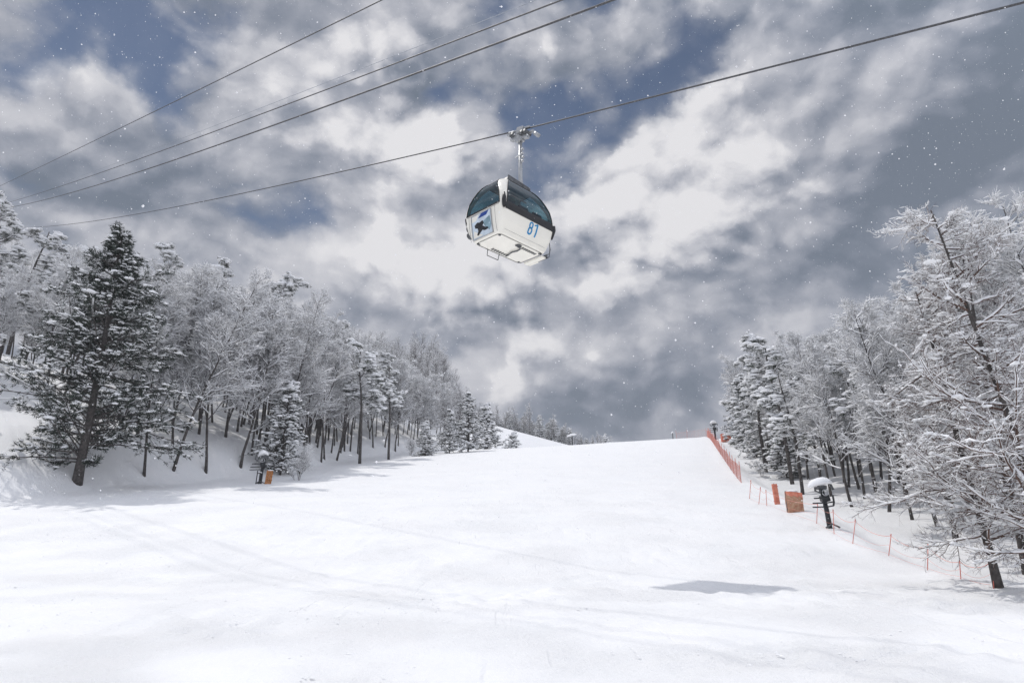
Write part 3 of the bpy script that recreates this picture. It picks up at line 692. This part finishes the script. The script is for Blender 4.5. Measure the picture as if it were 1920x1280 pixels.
# ------------------------------------------------------------------ gondola cabin
ZB = 8.6
cab = empty('gondola_cabin', (-.06, 17.4, ZB), R(-44)); cab.scale = (1.13, 1.13, 1.0); tag(cab, 'cream gondola cabin number 81 with tinted windows hanging from the haul rope', 'gondola')
HZ = [0, .03, .10, .35, .62, .76, .82, 1.0, 1.2, 1.4, 1.58, 1.72, 1.82, 1.90, 1.96, 1.99]
HA = [.42, .47, .51, .62, .68, .70, .70, .69, .66, .60, .53, .46, .39, .31, .2, .06]
HB = [.79, .83, .855, .90, .93, .94, .945, .935, .91, .86, .79, .71, .62, .52, .36, .1]
HR = [.10, .12, .13, .13, .13, .13, .13, .14, .15, .17, .18, .18, .17, .15, .12, .05]
zz = np.array(sorted(set(HZ + [.05, .2, .5, .66, .69, .80, .845, 1.1, 1.3, 1.5, 1.65, 1.78, 1.86])))
def prof(z): return np.interp(z, HZ, HA), np.interp(z, HZ, HB), np.interp(z, HZ, HR)
NS, NC = 8, 5
def ring(z, grow_=0.0):
    a, b, r = prof(z); a += grow_; b += grow_; r = min(r, a * .9)
    pts = []
    # +a side (from -b to +b), corner, +b side, corner, -a side, corner, -b side, corner
    for (cx, cy, ang) in ((1, -1, 0), (1, 1, 90), (-1, 1, 180), (-1, -1, 270)):
        t = np.linspace(0, 1, NS + 1)
        if ang == 0: s0, s1 = np.array((a, -(b - r))), np.array((a, b - r)); cc = (a - r, b - r)
        elif ang == 90: s0, s1 = np.array((a - r, b)), np.array((-(a - r), b)); cc = (-(a - r), b - r)
        elif ang == 180: s0, s1 = np.array((-a, b - r)), np.array((-a, -(b - r))); cc = (-(a - r), -(b - r))
        else: s0, s1 = np.array((-(a - r), -b)), np.array((a - r, -b)); cc = (a - r, -(b - r))
        for q in t: pts.append((*(s0 * (1 - q) + s1 * q), z))
        for k in range(1, NC):
            th = R(ang + 90 * k / NC); pts.append((cc[0] + r * math.cos(th), cc[1] + r * math.sin(th), z))
    return pts
PER = NS + 1 + NC - 1
def band(mb, z0, z1, c0, c1, off=0.0, thick=0.0, off_in=None):
    """surface patch of the shell between heights z0, z1 and ring columns c0..c1"""
    zs = [z for z in zz if z0 - 1e-6 <= z <= z1 + 1e-6]
    n = 4 * PER; rows = []
    for z in zs:
        rg = ring(z, off); rows.append([rg[c % n] for c in range(c0, c1 + 1)])
    w = c1 - c0 + 1; V = [p for r_ in rows for p in r_]
    F = [[i * w + j, i * w + j + 1, (i + 1) * w + j + 1, (i + 1) * w + j] for i in range(len(zs) - 1) for j in range(w - 1)]
    if thick:
        o = len(V); V += [p for z in zs for p in [ring(z, off - thick)[c % n] for c in range(c0, c1 + 1)]]
        F += [[o + i * w + j, o + (i + 1) * w + j, o + (i + 1) * w + j + 1, o + i * w + j + 1] for i in range(len(zs) - 1) for j in range(w - 1)]
        H = len(zs)
        for i in range(H - 1):
            F += [[i * w, (i + 1) * w, o + (i + 1) * w, o + i * w], [i * w + w - 1, o + i * w + w - 1, o + (i + 1) * w + w - 1, (i + 1) * w + w - 1]]
        for j in range(w - 1):
            F += [[j, o + j, o + j + 1, j + 1], [(H - 1) * w + j, (H - 1) * w + j + 1, o + (H - 1) * w + j + 1, o + (H - 1) * w + j]]
    mb.add(V, F)
body = MB()
FULL = 4 * PER
band(body, 0, .80, 0, FULL, 0, .025); band(body, 1.86, 1.99, 0, FULL, 0, .02)
for s_ in range(4): band(body, .80, 1.86, s_ * PER + NS, (s_ + 1) * PER, 0, .03)       # corner pillars
bot = ring(0); body.add(bot, [list(range(FULL))[::-1]]); fl = ring(.05, -.03); body.add(fl, [list(range(FULL))])
body.build('body', M['cream'], cab, smooth=False)
top = ring(1.99); MB().add(top, [list(range(FULL))]).build('roof_panel', M['cream'], cab)
for s_ in range(4):
    w = MB(); band(w, .80, 1.86, s_ * PER, s_ * PER + NS, -.004); wo = w.build('window', M['glass'], cab, smooth=True)
    fb = MB(); c0 = s_ * PER
    band(fb, .80, .845, c0, c0 + NS, .006, .02)
    def edge(col, inward):
        pts = [np.array(ring(z, .004)[col % FULL]) for z in zz if .80 <= z <= 1.86]; fb.tube(pts, .012, 6)
    edge(c0, 1); edge(c0 + NS, -1)
    fb.tube([ring(1.86, .002)[c % FULL] for c in range(c0, c0 + NS + 1)], .012, 6)
    fb.build('frame', M['black'], wo)
bb = MB(); band(bb, .62, .80, -1, PER - 1, .012, .02); bb.build('rubber_band', M['black'], cab)
bb = MB(); band(bb, .62, .80, 2 * PER - 1, 3 * PER - 1, .012, .02); bb.build('rubber_band', M['black'], cab)
# door seam handle at the near corner, black
hd = MB(); pr = [np.array(ring(z, .03)[-2 % FULL]) for z in (.62, .7, .82, .95, 1.08)]; hd.tube(pr, [.03, .05, .055, .045, .02], 8); hd.build('door_handle', M['black'], cab, True)
# far corner hinge block
hb_ = MB(); pr = [np.array(ring(z, .02)[PER - 2]) for z in (.42, .55, .7, .84)]; hb_.tube(pr, [.02, .035, .05, .03], 8); hb_.build('door_hinge', M['black'], cab, True)
# number on the end face
def on_face(b_, z_, off=.008): return (float(prof(z_)[0]) + off, b_, z_)
def stroke(mb, pts, wd, th=.006):
    pts = [np.array(q) for q in pts]; n = len(pts); L_, R_ = [], []
    for i in range(n):
        t = pts[min(i + 1, n - 1)] - pts[max(i - 1, 0)]; t = t / (np.hypot(*t) + 1e-9); nn = np.array([-t[1], t[0]]) * wd / 2
        L_.append(pts[i] + nn); R_.append(pts[i] - nn)
    V = [on_face(*q) for q in L_ + R_] + [on_face(*q, .002) for q in L_ + R_]
    F = [[i, i + 1, n + i + 1, n + i] for i in range(n - 1)]; F += [[i, 2 * n + i, 2 * n + i + 1, i + 1] for i in range(n - 1)] + [[n + i, n + i + 1, 3 * n + i + 1, 3 * n + i] for i in range(n - 1)]
    F += [[0, n, 3 * n, 2 * n], [n - 1, 3 * n - 1, 4 * n - 1, 2 * n - 1]]
    mb.add(V, F)
nb = MB(); SH = .10
def oval(cx, cz, rx, rz_, n=22):
    o = []
    for i in range(n + 1):
        a = 2 * math.pi * i / n; x = rx * math.copysign(abs(math.cos(a)) ** .7, math.cos(a)); z = rz_ * math.copysign(abs(math.sin(a)) ** .8, math.sin(a))
        o.append((cx + x + SH * (cz + z - .42), cz + z))
    return o
stroke(nb, oval(.075, .505, .050, .075), .040); stroke(nb, oval(.075, .345, .055, .082), .042)
stroke(nb, [(.285 + SH * (z - .42), z) for z in np.linspace(.243, .60, 8)], .044); stroke(nb, [(.285 - .085 + .0, .545), (.285 - .03, .565), (.285 + .01, .598)], .036)
nb.build('number_decal', M['blue'], cab)
# advertising panel on the door side (-b)
def on_side(a_, z_, off=.012): return (a_, -(float(prof(z_)[1]) + off), z_)
def side_patch(poly, off, m, name, par):
    b = MB(); n = len(poly); V = [on_side(a, z, off) for a, z in poly] + [on_side(a, z, off - .006) for a, z in poly]
    b.add(V, [list(range(n))] + [[i, i + n, (i + 1) % n + n, (i + 1) % n] for i in range(n)]); return b.build(name, m, par)
gp = MB(); rows = np.linspace(.06, .74, 8); colz = np.linspace(-.40, .28, 8)
V = [on_side(a, z, .012) for z in rows for a in colz]; gp.add(V, [[i * 8 + j, i * 8 + j + 1, (i + 1) * 8 + j + 1, (i + 1) * 8 + j] for i in range(7) for j in range(7)])
pn = gp.build('picture_panel', M['pale'], cab)
pf = MB()
for a_, q in ((-.40, None), (.28, None)): pf.tube([on_side(a_, z, .02) for z in rows], .012, 6)
for z_ in (.06, .74): pf.tube([on_side(a, z_, .02) for a in colz], .010, 6)
pf.build('panel_frame', M['steel'], pn)
side_patch([(-.16, .61), (.12, .62), (.20, .72), (-.05, .72)], .020, M['navy'], 'blue_band', pn)
side_patch([(-.38, .56), (-.24, .57), (-.14, .72), (-.38, .72)], .018, M['cream'], 'white_corner', pn)
side_patch([(-.02, .46), (.22, .56), (.26, .30), (.18, .16), (.05, .30)], .018, M['teal'], 'grey_shape', pn)
side_patch([(-.30, .44), (-.20, .50), (-.12, .47), (-.02, .50), (.02, .42), (-.04, .36), (.06, .28), (.14, .26), (.15, .21), (.03, .20), (-.05, .24), (-.12, .20), (-.20, .13), (-.25, .15), (-.19, .25), (-.20, .33), (-.28, .36)], .024, M['black'], 'skier_figure', pn)
side_patch([(-.38, .10), (-.05, .10), (-.16, .16), (-.34, .30)], .018, M['cream'], 'snow_shape', pn)
# guide bumper wheel on the far side
bw = MB(); bw.tube([(-.66, -.62, .66), (-.82, -.62, .66)], .12, 14); bw.tube([(-.66, -.62, .46), (-.82, -.62, .46)], .10, 14); bw.build('bumper_roller', M['dsteel'], cab, True)
# inside
for sx, cm in ((-1, 'seat'), (1, 'darkpaint')):
    st = MB(); st.box((sx * .36, 0, .42), (.28, 1.36, .08)); st.build('bench_seat', M['seat'], cab)
    for by in (-.5, 0, .5):
        q = MB(); q.box((sx * .50, by, .80), (.07, .40, .66), Euler((0, R(-8 * sx), 0)), .8); q.build('backrest', M[cm], cab)
q = MB(); q.tube([(.0, -.6, 1.75), (0, .6, 1.75)], .02, 6); q.build('grab_rail', M['dsteel'], cab, True)
# door seams
sm_ = MB()
for a_ in (.40, -.50):
    sm_.tube([on_side(a_, z, .002) for z in np.linspace(.05, .79, 12)], .004, 4)
sm_.tube([on_side(a, .775, .003) for a in np.linspace(-.56, .56, 14)], .005, 4)
sm_.tube([on_face(b_, .12, .002) for b_ in np.linspace(-.72, .72, 16)], .003, 4)
sm_.build('door_seam', M['dsteel'], cab)
# underside: slots, corner feet, conduit, hook
ub = MB()
for i in range(7):
    for k in (0, 1):
        ub.box((-.33 + .05 * k + .0, -.30 + i * .085, -.006), (.03, .055, .018)); ub.box((.24 + .05 * k, .18 + i * .075, -.006), (.03, .05, .018))
for a, b in ((.36, -.72), (-.36, -.72), (.36, .70), (-.36, .70)): ub.tube([(a, b, .0), (a, b, -.02)], .032, 10)
ub.build('floor_slots', M['dsteel'], cab)
cd = MB(); cd.tube([(.30, .02, -.02), (.22, .14, -.035), (.10, .16, -.035), (-.05, .12, -.035), (-.2, .16, -.035), (-.33, .2, -.02)], .019, 6)
for k in range(8): cd.box((.30 + .03 * math.cos(k * 1.3), .0 + .05 * math.sin(k * 2.1), -.02), (.07, .045, .035), Euler((0, 0, k * .8)))
cd.build('conduit', M['dsteel'], cab)
hk = MB(); hk.tube([(-.42, -.36, .01), (-.44, -.36, -.17), (-.44, .02, -.17), (-.42, .04, 0)], .012, 6); hk.build('step_hook', M['dsteel'], cab)
# door step and grille on the far side (+b)
stp = MB(); stp.box((.02, .90, -.02), (.62, .16, .05)); stp.box((-.1, .99, -.03), (.3, .05, .06)); stp.build('door_step', M['cream'], cab)
gr = MB()
for i in range(9): gr.box((.16 + i * .04 - .12, .99, .02), (.012, .03, .13))
gr.box((.28, .985, .07), (.30, .02, .012)); gr.tube([(.46, .97, .44), (.47, .99, .2), (.42, 1.0, -.02), (.1, 1.0, -.03)], .014, 6); gr.build('step_grille', M['dsteel'], cab)
# roof bracket, hanger and grip
bk = MB(); bk.box((0, .17, 2.11), (.20, .84, .22), Euler((R(-4), 0, 0)), .8); bk.build('roof_bracket', M['cream'], cab)
bs = MB(); bs.box((.135, .20, 2.13), (.03, .82, .16), Euler((R(-4), 0, 0))); bs.box((.0, .48, 2.06), (.32, .28, .16)); bs.build('bracket_side', M['dsteel'], cab)
Gl = Matrix.Rotation(R(44), 3, 'Z') @ Vector((.25 + .06, 17.8 - 17.4, GZ - ZB)); gx, gy, gzz = Gl.x / 1.13, Gl.y / 1.13, Gl.z
hg = MB(); hg.tube([(gx, .50, 2.02), (gx, gy + .0, 2.6), (gx, gy, gzz - .36)], [.06, .055, .055], 12)
hg.tube([(gx, gy, 2.08), (gx, gy, 2.14)], .085, 12); hg.build('hanger_arm', M['steel'], cab, True)
pg = MB()
for z_, a0, a1 in ((3.28, -.13, .12), (3.12, -.05, .16), (3.02, -.02, .12), (3.42, 0, .13)): pg.tube([(gx + a0, gy + a0 * .4, z_), (gx + a1, gy - a1 * .4, z_ + .03)], .018, 6); pg.tube([(gx + a1 - .02, gy - a1 * .4, z_ + .03), (gx + a1 + .03, gy - a1 * .4, z_ + .03)], .035, 8)
pg.build('hanger_peg', M['steel'], cab)
gp_ = MB(); sl_ = .33
gm = Euler((0, R(18), 0))
gp_.box((gx, gy, gzz - .24), (.66, .13, .20), gm, .85); gp_.box((gx + .05, gy - .02, gzz - .06), (.24, .16, .20), gm); gp_.box((gx - .34, gy - .0, gzz + .02), (.26, .08, .08), gm)
gp_.box((gx + .0, gy + .0, gzz - .37), (.22, .16, .12)); grip = gp_.build('grip', M['steel'], cab)
wh = MB()
for dx in (-.22, .12, .24): wh.tube([(gx + dx, gy - .11, gzz - .17 - dx * .3), (gx + dx, gy + .11, gzz - .17 - dx * .3)], .085, 14)
wh.build('roller', M['dsteel'], grip, True)
lv = MB(); lv.tube([(gx + .25, gy + .02, gzz - .26), (gx + .42, gy + .04, gzz - .24), (gx + .50, gy + .05, gzz - .36), (gx + .58, gy + .05, gzz - .42)], [.05, .045, .035, .035], 8); lv.tube([(gx + .57, gy - .04, gzz - .45), (gx + .57, gy + .12, gzz - .45)], .06, 12); lv.build('release_lever', M['steel'], grip, True)
# the rope passes through the grip: a clamped sleeve
sv = MB(); sv.tube([(gx - .42, gy, gzz + .12), (gx - .1, gy, gzz + .03)], .034, 8); sv.tube([(gx - .1, gy, gzz + .03), (gx + .34, gy, gzz - .06)], .036, 8); sv.build('rope_clamp', M['steel'], grip, True)

# ------------------------------------------------------------------ netting fence and orange poles
def fence_xy(y): return float(xF(y)), y
net = empty('safety_net_fence', (float(xF(43)), 43, gz(float(xF(43)), 43))); tag(net, 'faded orange safety net strung on posts up the right edge of the slope', 'net fence')
o0 = Vector(net.location)
fpts = []
pix_f = [(1390, 905), (1376, 888), (1365, 872), (1352, 853), (1342, 838), (1334, 826), (1326, 818.5)]
for a, b in pix_f:
    q = on_ground(a, b, 20, 112); fpts.append((q.x, q.y))
fpts += [(fpts[-1][0] - 1.6, fpts[-1][1] + 2), (fpts[-1][0] - 3.6, fpts[-1][1] + 3.5)]
FP = []
for i in range(len(fpts) - 1):
    a, b = np.array(fpts[i]), np.array(fpts[i + 1]); L_ = np.linalg.norm(b - a); n = max(2, int(L_ / .16))
    FP += [tuple(a + (b - a) * k / n) for k in range(n)]
FP.append(fpts[-1])
nm = MB()
base = np.array([(x, y, gz(x, y) - .02) for x, y in FP]) - np.array(o0); hN = 1.0 + .08 * np.sin(np.arange(len(base)) * .09)
for r_ in range(11):
    line = base.copy(); line[:, 2] += hN * r_ / 10; nm.tube(line, .010 if r_ in (0, 10) else .0035, 3, False)
vv = np.stack([base, base + np.stack([hN * 0, hN * 0, hN], 1)], 1); V_, F_ = tubes(vv, np.full((len(base), 2), .004), 3); nm.add(V_, F_)
nm.build('net', M['net'], net)
acc = 0; last = -99
for i in range(len(FP)):
    if i - last < 20 and i not in (0, len(FP) - 1): continue
    last = i; b = base[i]; pm_ = MB(); t = (random.gauss(0, .04), random.gauss(0, .04)); pm_.tube([b - (0, 0, .2), b + (t[0], t[1], 1.35)], .02, 6); pm_.build('post', M['redpole'], net, True)
poles = [(1403, 935, .02, 'first'), (1420, 945, .02, 'x'), (1437, 948, 0, 'x'), (1528, 982, 0, 'x'), (1562, 1003, 0, 'x'), (1593, 1021, .03, 'x'), (1660, 1041, .03, 'x'), (1734, 1069, .01, 'x'), (1798, 1084, 0, 'x'), (1857, 1103, .02, 'x')]
tops = [(1408, 900), (1426, 913), (1436, 918), (1533, 942), (1562, 955), (1604, 973), (1671, 1001), (1740, 1020), (1799, 1050), (1862, 1045)]
pole_lab = ['faint thin pole just below the end of the orange netting', 'thin leaning pole second below the netting', 'thin upright pole left of the upright orange mat', 'short pale pole right of the orange mats', 'thin pole directly in front of the snow machine',
            'orange pole leaning right, next below the snow machine', 'orange pole between the leaning pole and the dark tall one', 'tall dark red pole on the open snow edge', 'short pink pole second from the right', 'red pole right in front of the near larch trunk']
PT = []
for (bx, by, _, _), (tx, ty), lab in zip(poles, tops, pole_lab):
    q = on_ground(bx, by, 6, 90); r = ray(tx, ty); t = q.y / r.y; tp = r * t
    rad = .006 + .00022 * q.y
    pm_ = MB(); pm_.tube([(0, 0, -.3), tuple((tp - q))], rad, 8)
    capm = MB(); capm.tube([tuple((tp - q) * .93), tuple((tp - q) * 1.0 + Vector((0, 0, .008)))], rad * 1.35, 8)
    o = pm_.build('marker_pole', M['redpole'], None, True); o.location = q; c_ = capm.build('pole_cap', M['redpole'], o, True)
    tag(o, lab, 'pole', 'orange poles along the slope edge'); PT.append((q, tp))
# sagging cord and thin net between the lower poles
cb = MB()
for lvl in (.92, .5, .12):
    pts = []
    for (q0, t0), (q1, t1) in zip(PT[:-1], PT[1:]):
        a = q0.lerp(t0, lvl); b = q1.lerp(t1, lvl)
        for k in range(8):
            f = k / 8; w = a.lerp(b, f); w.z -= .25 * f * (1 - f) * 4 * (.5 if lvl > .2 else .1); w.z = max(w.z, gz(w.x, w.y) + .02); pts.append(tuple(w))
    pts.append(tuple(PT[-1][1].lerp(PT[-1][0], 1 - lvl))); cb.tube(pts, .006 if lvl > .9 else .003, 4, False)
tag(cb.build('fence_cord', M['net'], smooth=True), 'thin sagging cords strung between the orange poles', 'cord')

# ------------------------------------------------------------------ orange mats and snow machines
def yaw_to(o, ang): o.rotation_euler[2] = ang
def snow_cap(name, w, d, h, parent, loc, seed, tiltx=0):
    rng_ = np.random.default_rng(seed); v, f = ICO3; V = v.copy()
    V[:, 2] = np.where(V[:, 2] < 0, V[:, 2] * .25, V[:, 2]); V *= (w / 2, d / 2, h)
    V += .03 * np.stack([vnoise(v[:, 0] * 2 + 9, v[:, 1] * 2 + v[:, 2], seed + k) for k in range(3)], 1)
    V[:, 2] += h * (.5 * vnoise(v[:, 0] * 1.7 + seed, v[:, 1] * 1.7, 5) - .35 * (V[:, 0] / (w / 2)) ** 2)
    b = MB(); b.add(V, f); o = b.build(name, M['snow'], parent, True); o.location = loc; o.rotation_euler = (0, tiltx, 0); return o
p = on_ground(1457, 945); mt_ = empty('orange_mat', p, R(20)); mt_.scale = (.8, .8, .88); b = MB(); b.box((0, 0, .46), (.30, .10, 1.0), Euler((0, R(-4), 0))); b.build('pad', M['orange'], mt_); b = MB()
for z_ in (.15, .5, .85): b.box((0, 0, z_), (.315, .115, .03), Euler((0, R(-4), 0)))
b.build('strap', M['redpole'], mt_)
b = MB(); b.tube([(.03, .08, -.3), (.01, .08, 1.0)], .02, 6); b.build('stake', M['dsteel'], mt_); tag(mt_, 'narrow upright orange mat by the slope edge, left of the wide mat', 'safety mat')
p = on_ground(1494, 960); mt_ = empty('orange_mat', p, R(-6)); mt_.scale = (.88, .88, .9); b = MB()
cs = [(-.36, .18), (-.34, 0), (-.1, -.03), (.15, .0), (.33, .03), (.34, .3)]
V = []; F = []
for i, (x_, y_) in enumerate(cs):
    for j in range(9): V.append((x_ + .01 * math.sin(i * 5 + j), y_ + .012 * math.sin(j * 2.3 + i), -.05 + .9 * j / 8 - .10 * (x_ + .35) + (.02 * math.sin(i * 3) if j == 8 else 0)))
n = len(V); V += [(a, c + .04, d) for a, c, d in V]
for i in range(5):
    for j in range(8): q = i * 9 + j; F += [[q, q + 9, q + 10, q + 1], [n + q, n + q + 1, n + q + 10, n + q + 9]]
for i in range(5): F += [[i * 9 + 8, (i + 1) * 9 + 8, n + (i + 1) * 9 + 8, n + i * 9 + 8], [i * 9, n + i * 9, n + (i + 1) * 9, (i + 1) * 9]]
for j in range(8): F += [[j, j + 1, n + j + 1, n + j], [45 + j, n + 45 + j, n + 46 + j, 46 + j]]
b.add(V, F); fm = mat('worn orange brown mesh', (.52, .22, .13), .85, col2=(.55, .36, .24), var=.25, scale=6, bump=.01); b.build('panel', fm, mt_)
b = MB()
for i in range(5):
    (x0, y0), (x1, y1) = cs[i], cs[i + 1]; za, zb = .85 - .10 * (x0 + .35), .85 - .10 * (x1 + .35)
    b.add([(x0, y0 - .012, za + .01), (x1, y1 - .012, zb + .01), (x1, y1 - .012, zb - .2), (x0, y0 - .012, za - .14)], [[0, 1, 2, 3]])
b.build('top_band', M['orange'], mt_)
b = MB()
for x_, y_ in ((-.35, .05), (.32, .08)): b.tube([(x_, y_ + .04, -.3), (x_, y_ + .04, .88)], .022, 6)
b.build('stake', M['dsteel'], mt_); snow_cap('snow_cap', .5, .2, .06, mt_, (-.05, .08, .86), 3); tag(mt_, 'wide worn orange brown mat wrapped round posts, beside the snow machine', 'safety mat')

def machine(px, py, hpx, label, lean, seed, detail=True, capw=.95, yaw=0.0, lo=5, hi=300, Yfix=None):
    if Yfix: r = ray(px, py); t = Yfix / r.y; p = Vector((r.x * t, Yfix, gz(r.x * t, Yfix)))
    else: p = on_ground(px, py, lo, hi)
    H = hpx / FPX * p.y * 1.02
    m = empty('snow_machine', p, yaw); k = H / 1.75
    b = MB(); b.tube([(0, 0, -.3), (lean * .25, 0, H * .3), (lean * .9, 0, H * .8)], [.085 * k, .075 * k, .06 * k], 10); b.build('post', M['darkpaint'], m, True)
    if detail:
        b = MB(); b.box((lean * .55 + .02, -.03, H * .52), (.26 * k, .22 * k, .22 * k), Euler((0, R(-12), 0))); b.build('control_box', M['darkpaint'], m)
        b = MB(); a = np.linspace(0, 2 * math.pi, 15); b.tube([(lean * .6 + .09 * k * math.cos(q), -.17 * k, H * .62 + .09 * k * math.sin(q)) for q in a], .018 * k, 6); b.build('valve_wheel', M['steel'], m)
        b = MB()
        for z_, x0, x1 in ((.36, -.52, .16), (.43, -.50, .18), (.52, -.44, .0)): b.tube([(x0 * k, -.12 * k, H * z_), (lean * .4 + .02, -.13 * k, H * (z_ + .01)), (x1 * k, -.10 * k, H * (z_ + .03))], .024 * k, 6)
        b.tube([(.16 * k, -.1 * k, H * .39), (.2 * k, -.08 * k, H * .46), (.18 * k, -.1 * k, H * .58)], .03 * k, 6); b.build('pipe', M['darkpaint'], m)
        b = MB(); b.box((lean * .8, 0, H * .72), (.3 * k, .2 * k, .12 * k)); b.tube([(-.32 * k, 0, H * .78), (-.34 * k, -.05, H * .66), (-.2 * k, -.06, H * .62), (-.16 * k, 0, H * .76)], .035 * k, 6); b.tube([(.2 * k, 0, H * .78), (.27 * k, .0, H * .68)], .04 * k, 6); b.build('nozzle_head', M['dsteel'], m)
        b = MB(); b.tube([(-.18 * k, -.1, .0), (.03, -.12, .12), (.26 * k, -.1, .01)], .03, 6); b.build('foot_hose', M['dsteel'], m)
    snow_cap('snow_cap', capw * k,   .58 * k, .20 * k, m, (lean * .6 - .06 * k, 0, H * .80), seed, R(-12)); tag(m, label, 'snow machine'); return m
machine(1557, 990, 98, 'black snow machine on a post under a thick white snow cap, right of the mats', -.14, 4, capw=.8)
machine(487, 906, 66, 'dark snow machine post with snow cap beside the orange board on the left', .16, 6, capw=.5)
machine(1343, 836, 40, 'small snow-capped machine at the crest beside the red box', -.06, 8, capw=.55, Yfix=88)
machine(1073, 831, 26, 'tiny snow-capped post before the distant ridge trees', 0, 9, detail=False, capw=1.3, Yfix=104)
machine(1262, 824, 16, 'tiny dark post alone on the crest line left of the netting', 0, 13, detail=False, capw=.5, Yfix=102)
p = on_ground(497, 907); bd = empty('orange_board', p, R(14)); bd.scale = (.78, .78, .85); b = MB()
for i in range(4): b.box((.06 + i * .12, -.10 + .004 * i, .46 + .015 * (i % 2)), (.112, .035, 1.0 - .03 * (i % 3)), Euler((0, R(4), 0)))
b.build('plank', M['wood'], bd); b = MB(); b.box((.24, -.065, .25), (.5, .03, .07)); b.box((.28, -.065, .72), (.5, .03, .07)); b.build('batten', M['wood'], bd); snow_cap('snow_cap', .5, .16, .06, bd, (.31, -.08, .95), 5)
tag(bd, 'weathered orange brown board standing by the left snow machine', 'board')
p = on_ground(484, 907); fr = empty('dark_guard_frame', p, R(10)); b = MB()
for x_ in (-.14, .02, .16): b.tube([(x_, 0, -.2), (x_ + .03, 0, .8)], .03, 6)
b.build('upright', M['darkpaint'], fr); b = MB(); b.tube([(-.13, 0, .66), (.18, 0, .62)], .03, 6); b.tube([(-.13, -.02, .06), (.2, -.02, .04)], .04, 6); b.build('crossbar', M['darkpaint'], fr); snow_cap('snow_cap', .25, .16, .05, fr, (.04, 0, .68), 7); tag(fr, 'low dark metal guard frame standing left of the orange board', 'frame')
r = ray(1362, 831); t = 84 / r.y; p = Vector((r.x * t, 84, gz(r.x * t, 84))); bx = empty('red_box', p + Vector((0, 0, 0)), R(-8)); b = MB(); b.box((0, 0, .45), (1.15, .7, .95)); b.build('body', M['orange'], bx); b = MB()
for z_ in (.2, .55): b.box((0, -.36, z_), (1.17, .03, .05))
b.build('batten', M['redpole'], bx); b = MB(); b.box((0, 0, .96), (1.22, .78, .06)); b.build('lid', M['orange'], bx); snow_cap('snow_cap', 1.1, .7, .12, bx, (0, 0, .99), 12); tag(bx, 'orange red box with snow on its lid at the top of the slope', 'box')

# ------------------------------------------------------------------ loose crumbs of snow on the near slope
rg = np.random.default_rng(8); n = 26000
cy = 5 + 20 * rg.uniform(0, 1, n) ** 1.3; cx_ = (rg.uniform(-1, 1, n)) * (.9 * cy + 1)
pk = np.clip(vnoise(cx_ / 1.5, cy / 1.1, 21) * 3 + vnoise(cx_ / .5, cy / .4, 22) * 1.5 - .1, 0, 1); keep = rg.uniform(size=n) < pk * .40; cx_, cy = cx_[keep], cy[keep]; n = len(cx_)
b = MB(); b_r = rg.gamma(2.0, .0042, n) + .003
blobs(b, np.stack([cx_, cy, ground(cx_, cy) + .004], 1), np.minimum(b_r, .024), rg, ICO1, .45, .2)
tag(b.build('snow_crumbs', M['snow'], smooth=False), 'loose crumbs of snow scattered on the near slope', 'snow', kind='stuff')
# ------------------------------------------------------------------ falling snow
rg = np.random.default_rng(3); n = 20000
dep = 5.0 + 34 * rg.uniform(0, 1, n) ** .75
uu = rg.uniform(-.82, .82, n); vv_ = rg.uniform(-.30, .58, n)
cx = np.stack([uu * dep, dep * (cT - vv_ * sT), dep * (sT + vv_ * cT)], 1)
ok = cx[:, 2] > ground(cx[:, 0], cx[:, 1]) + .1; cx = cx[ok]; n = len(cx)
oc = np.array([(1, 0, 0), (-1, 0, 0), (0, 1, 0), (0, -1, 0), (0, 0, 1), (0, 0, -1)], float)
of = np.array([(0, 2, 4), (2, 1, 4), (1, 3, 4), (3, 0, 4), (2, 0, 5), (1, 2, 5), (3, 1, 5), (0, 3, 5)])
rr = rg.uniform(.0024, .0085, n) * np.where(rg.uniform(size=n) < .06, 1.7, 1)
V = oc[None] * rr[:, None, None] * rg.uniform(.75, 1.2, (n, 6, 1)) + cx[:, None, :]
b = MB(); b.add(V.reshape(-1, 3), (of[None] + (np.arange(n) * 6)[:, None, None]).reshape(-1, 3))
tag(b.build('falling_snow', M['snow']), 'fine white snowflakes drifting through the air', 'snowflakes', kind='stuff')
# ------------------------------------------------------------------ haze
hm = bpy.data.materials.new('snowy air'); hm.use_nodes = True; nt = hm.node_tree
for n_ in list(nt.nodes):
    if n_.type != 'OUTPUT_MATERIAL': nt.nodes.remove(n_)
pv = nt.nodes.new('ShaderNodeVolumePrincipled'); pv.inputs['Color'].default_value = (.93, .95, 1, 1); pv.inputs['Density'].default_value = .0007
nt.links.new(pv.outputs[0], nt.nodes['Material Output'].inputs['Volume'])
x0, x1, y0, y1, z0, z1 = -560, 560, -90, 1000, -75, 95
b = MB(); b.add([(x0, y0, z0), (x1, y0, z0), (x1, y1, z0), (x0, y1, z0), (x0, y0, z1), (x1, y0, z1), (x1, y1, z1), (x0, y1, z1)], [[0, 3, 2, 1], [4, 5, 6, 7], [0, 1, 5, 4], [1, 2, 6, 5], [2, 3, 7, 6], [3, 0, 4, 7]])
tag(b.build('haze', hm), 'thin snowy haze filling the air over the slope', 'haze', kind='stuff')
print('trees', len([o for o in S.objects if o.get('category') == 'tree']), 'left front', len(front['left']), 'right front', len(front['right']), 'deep', len(dl), len(dr), 'ridge', len(rc))
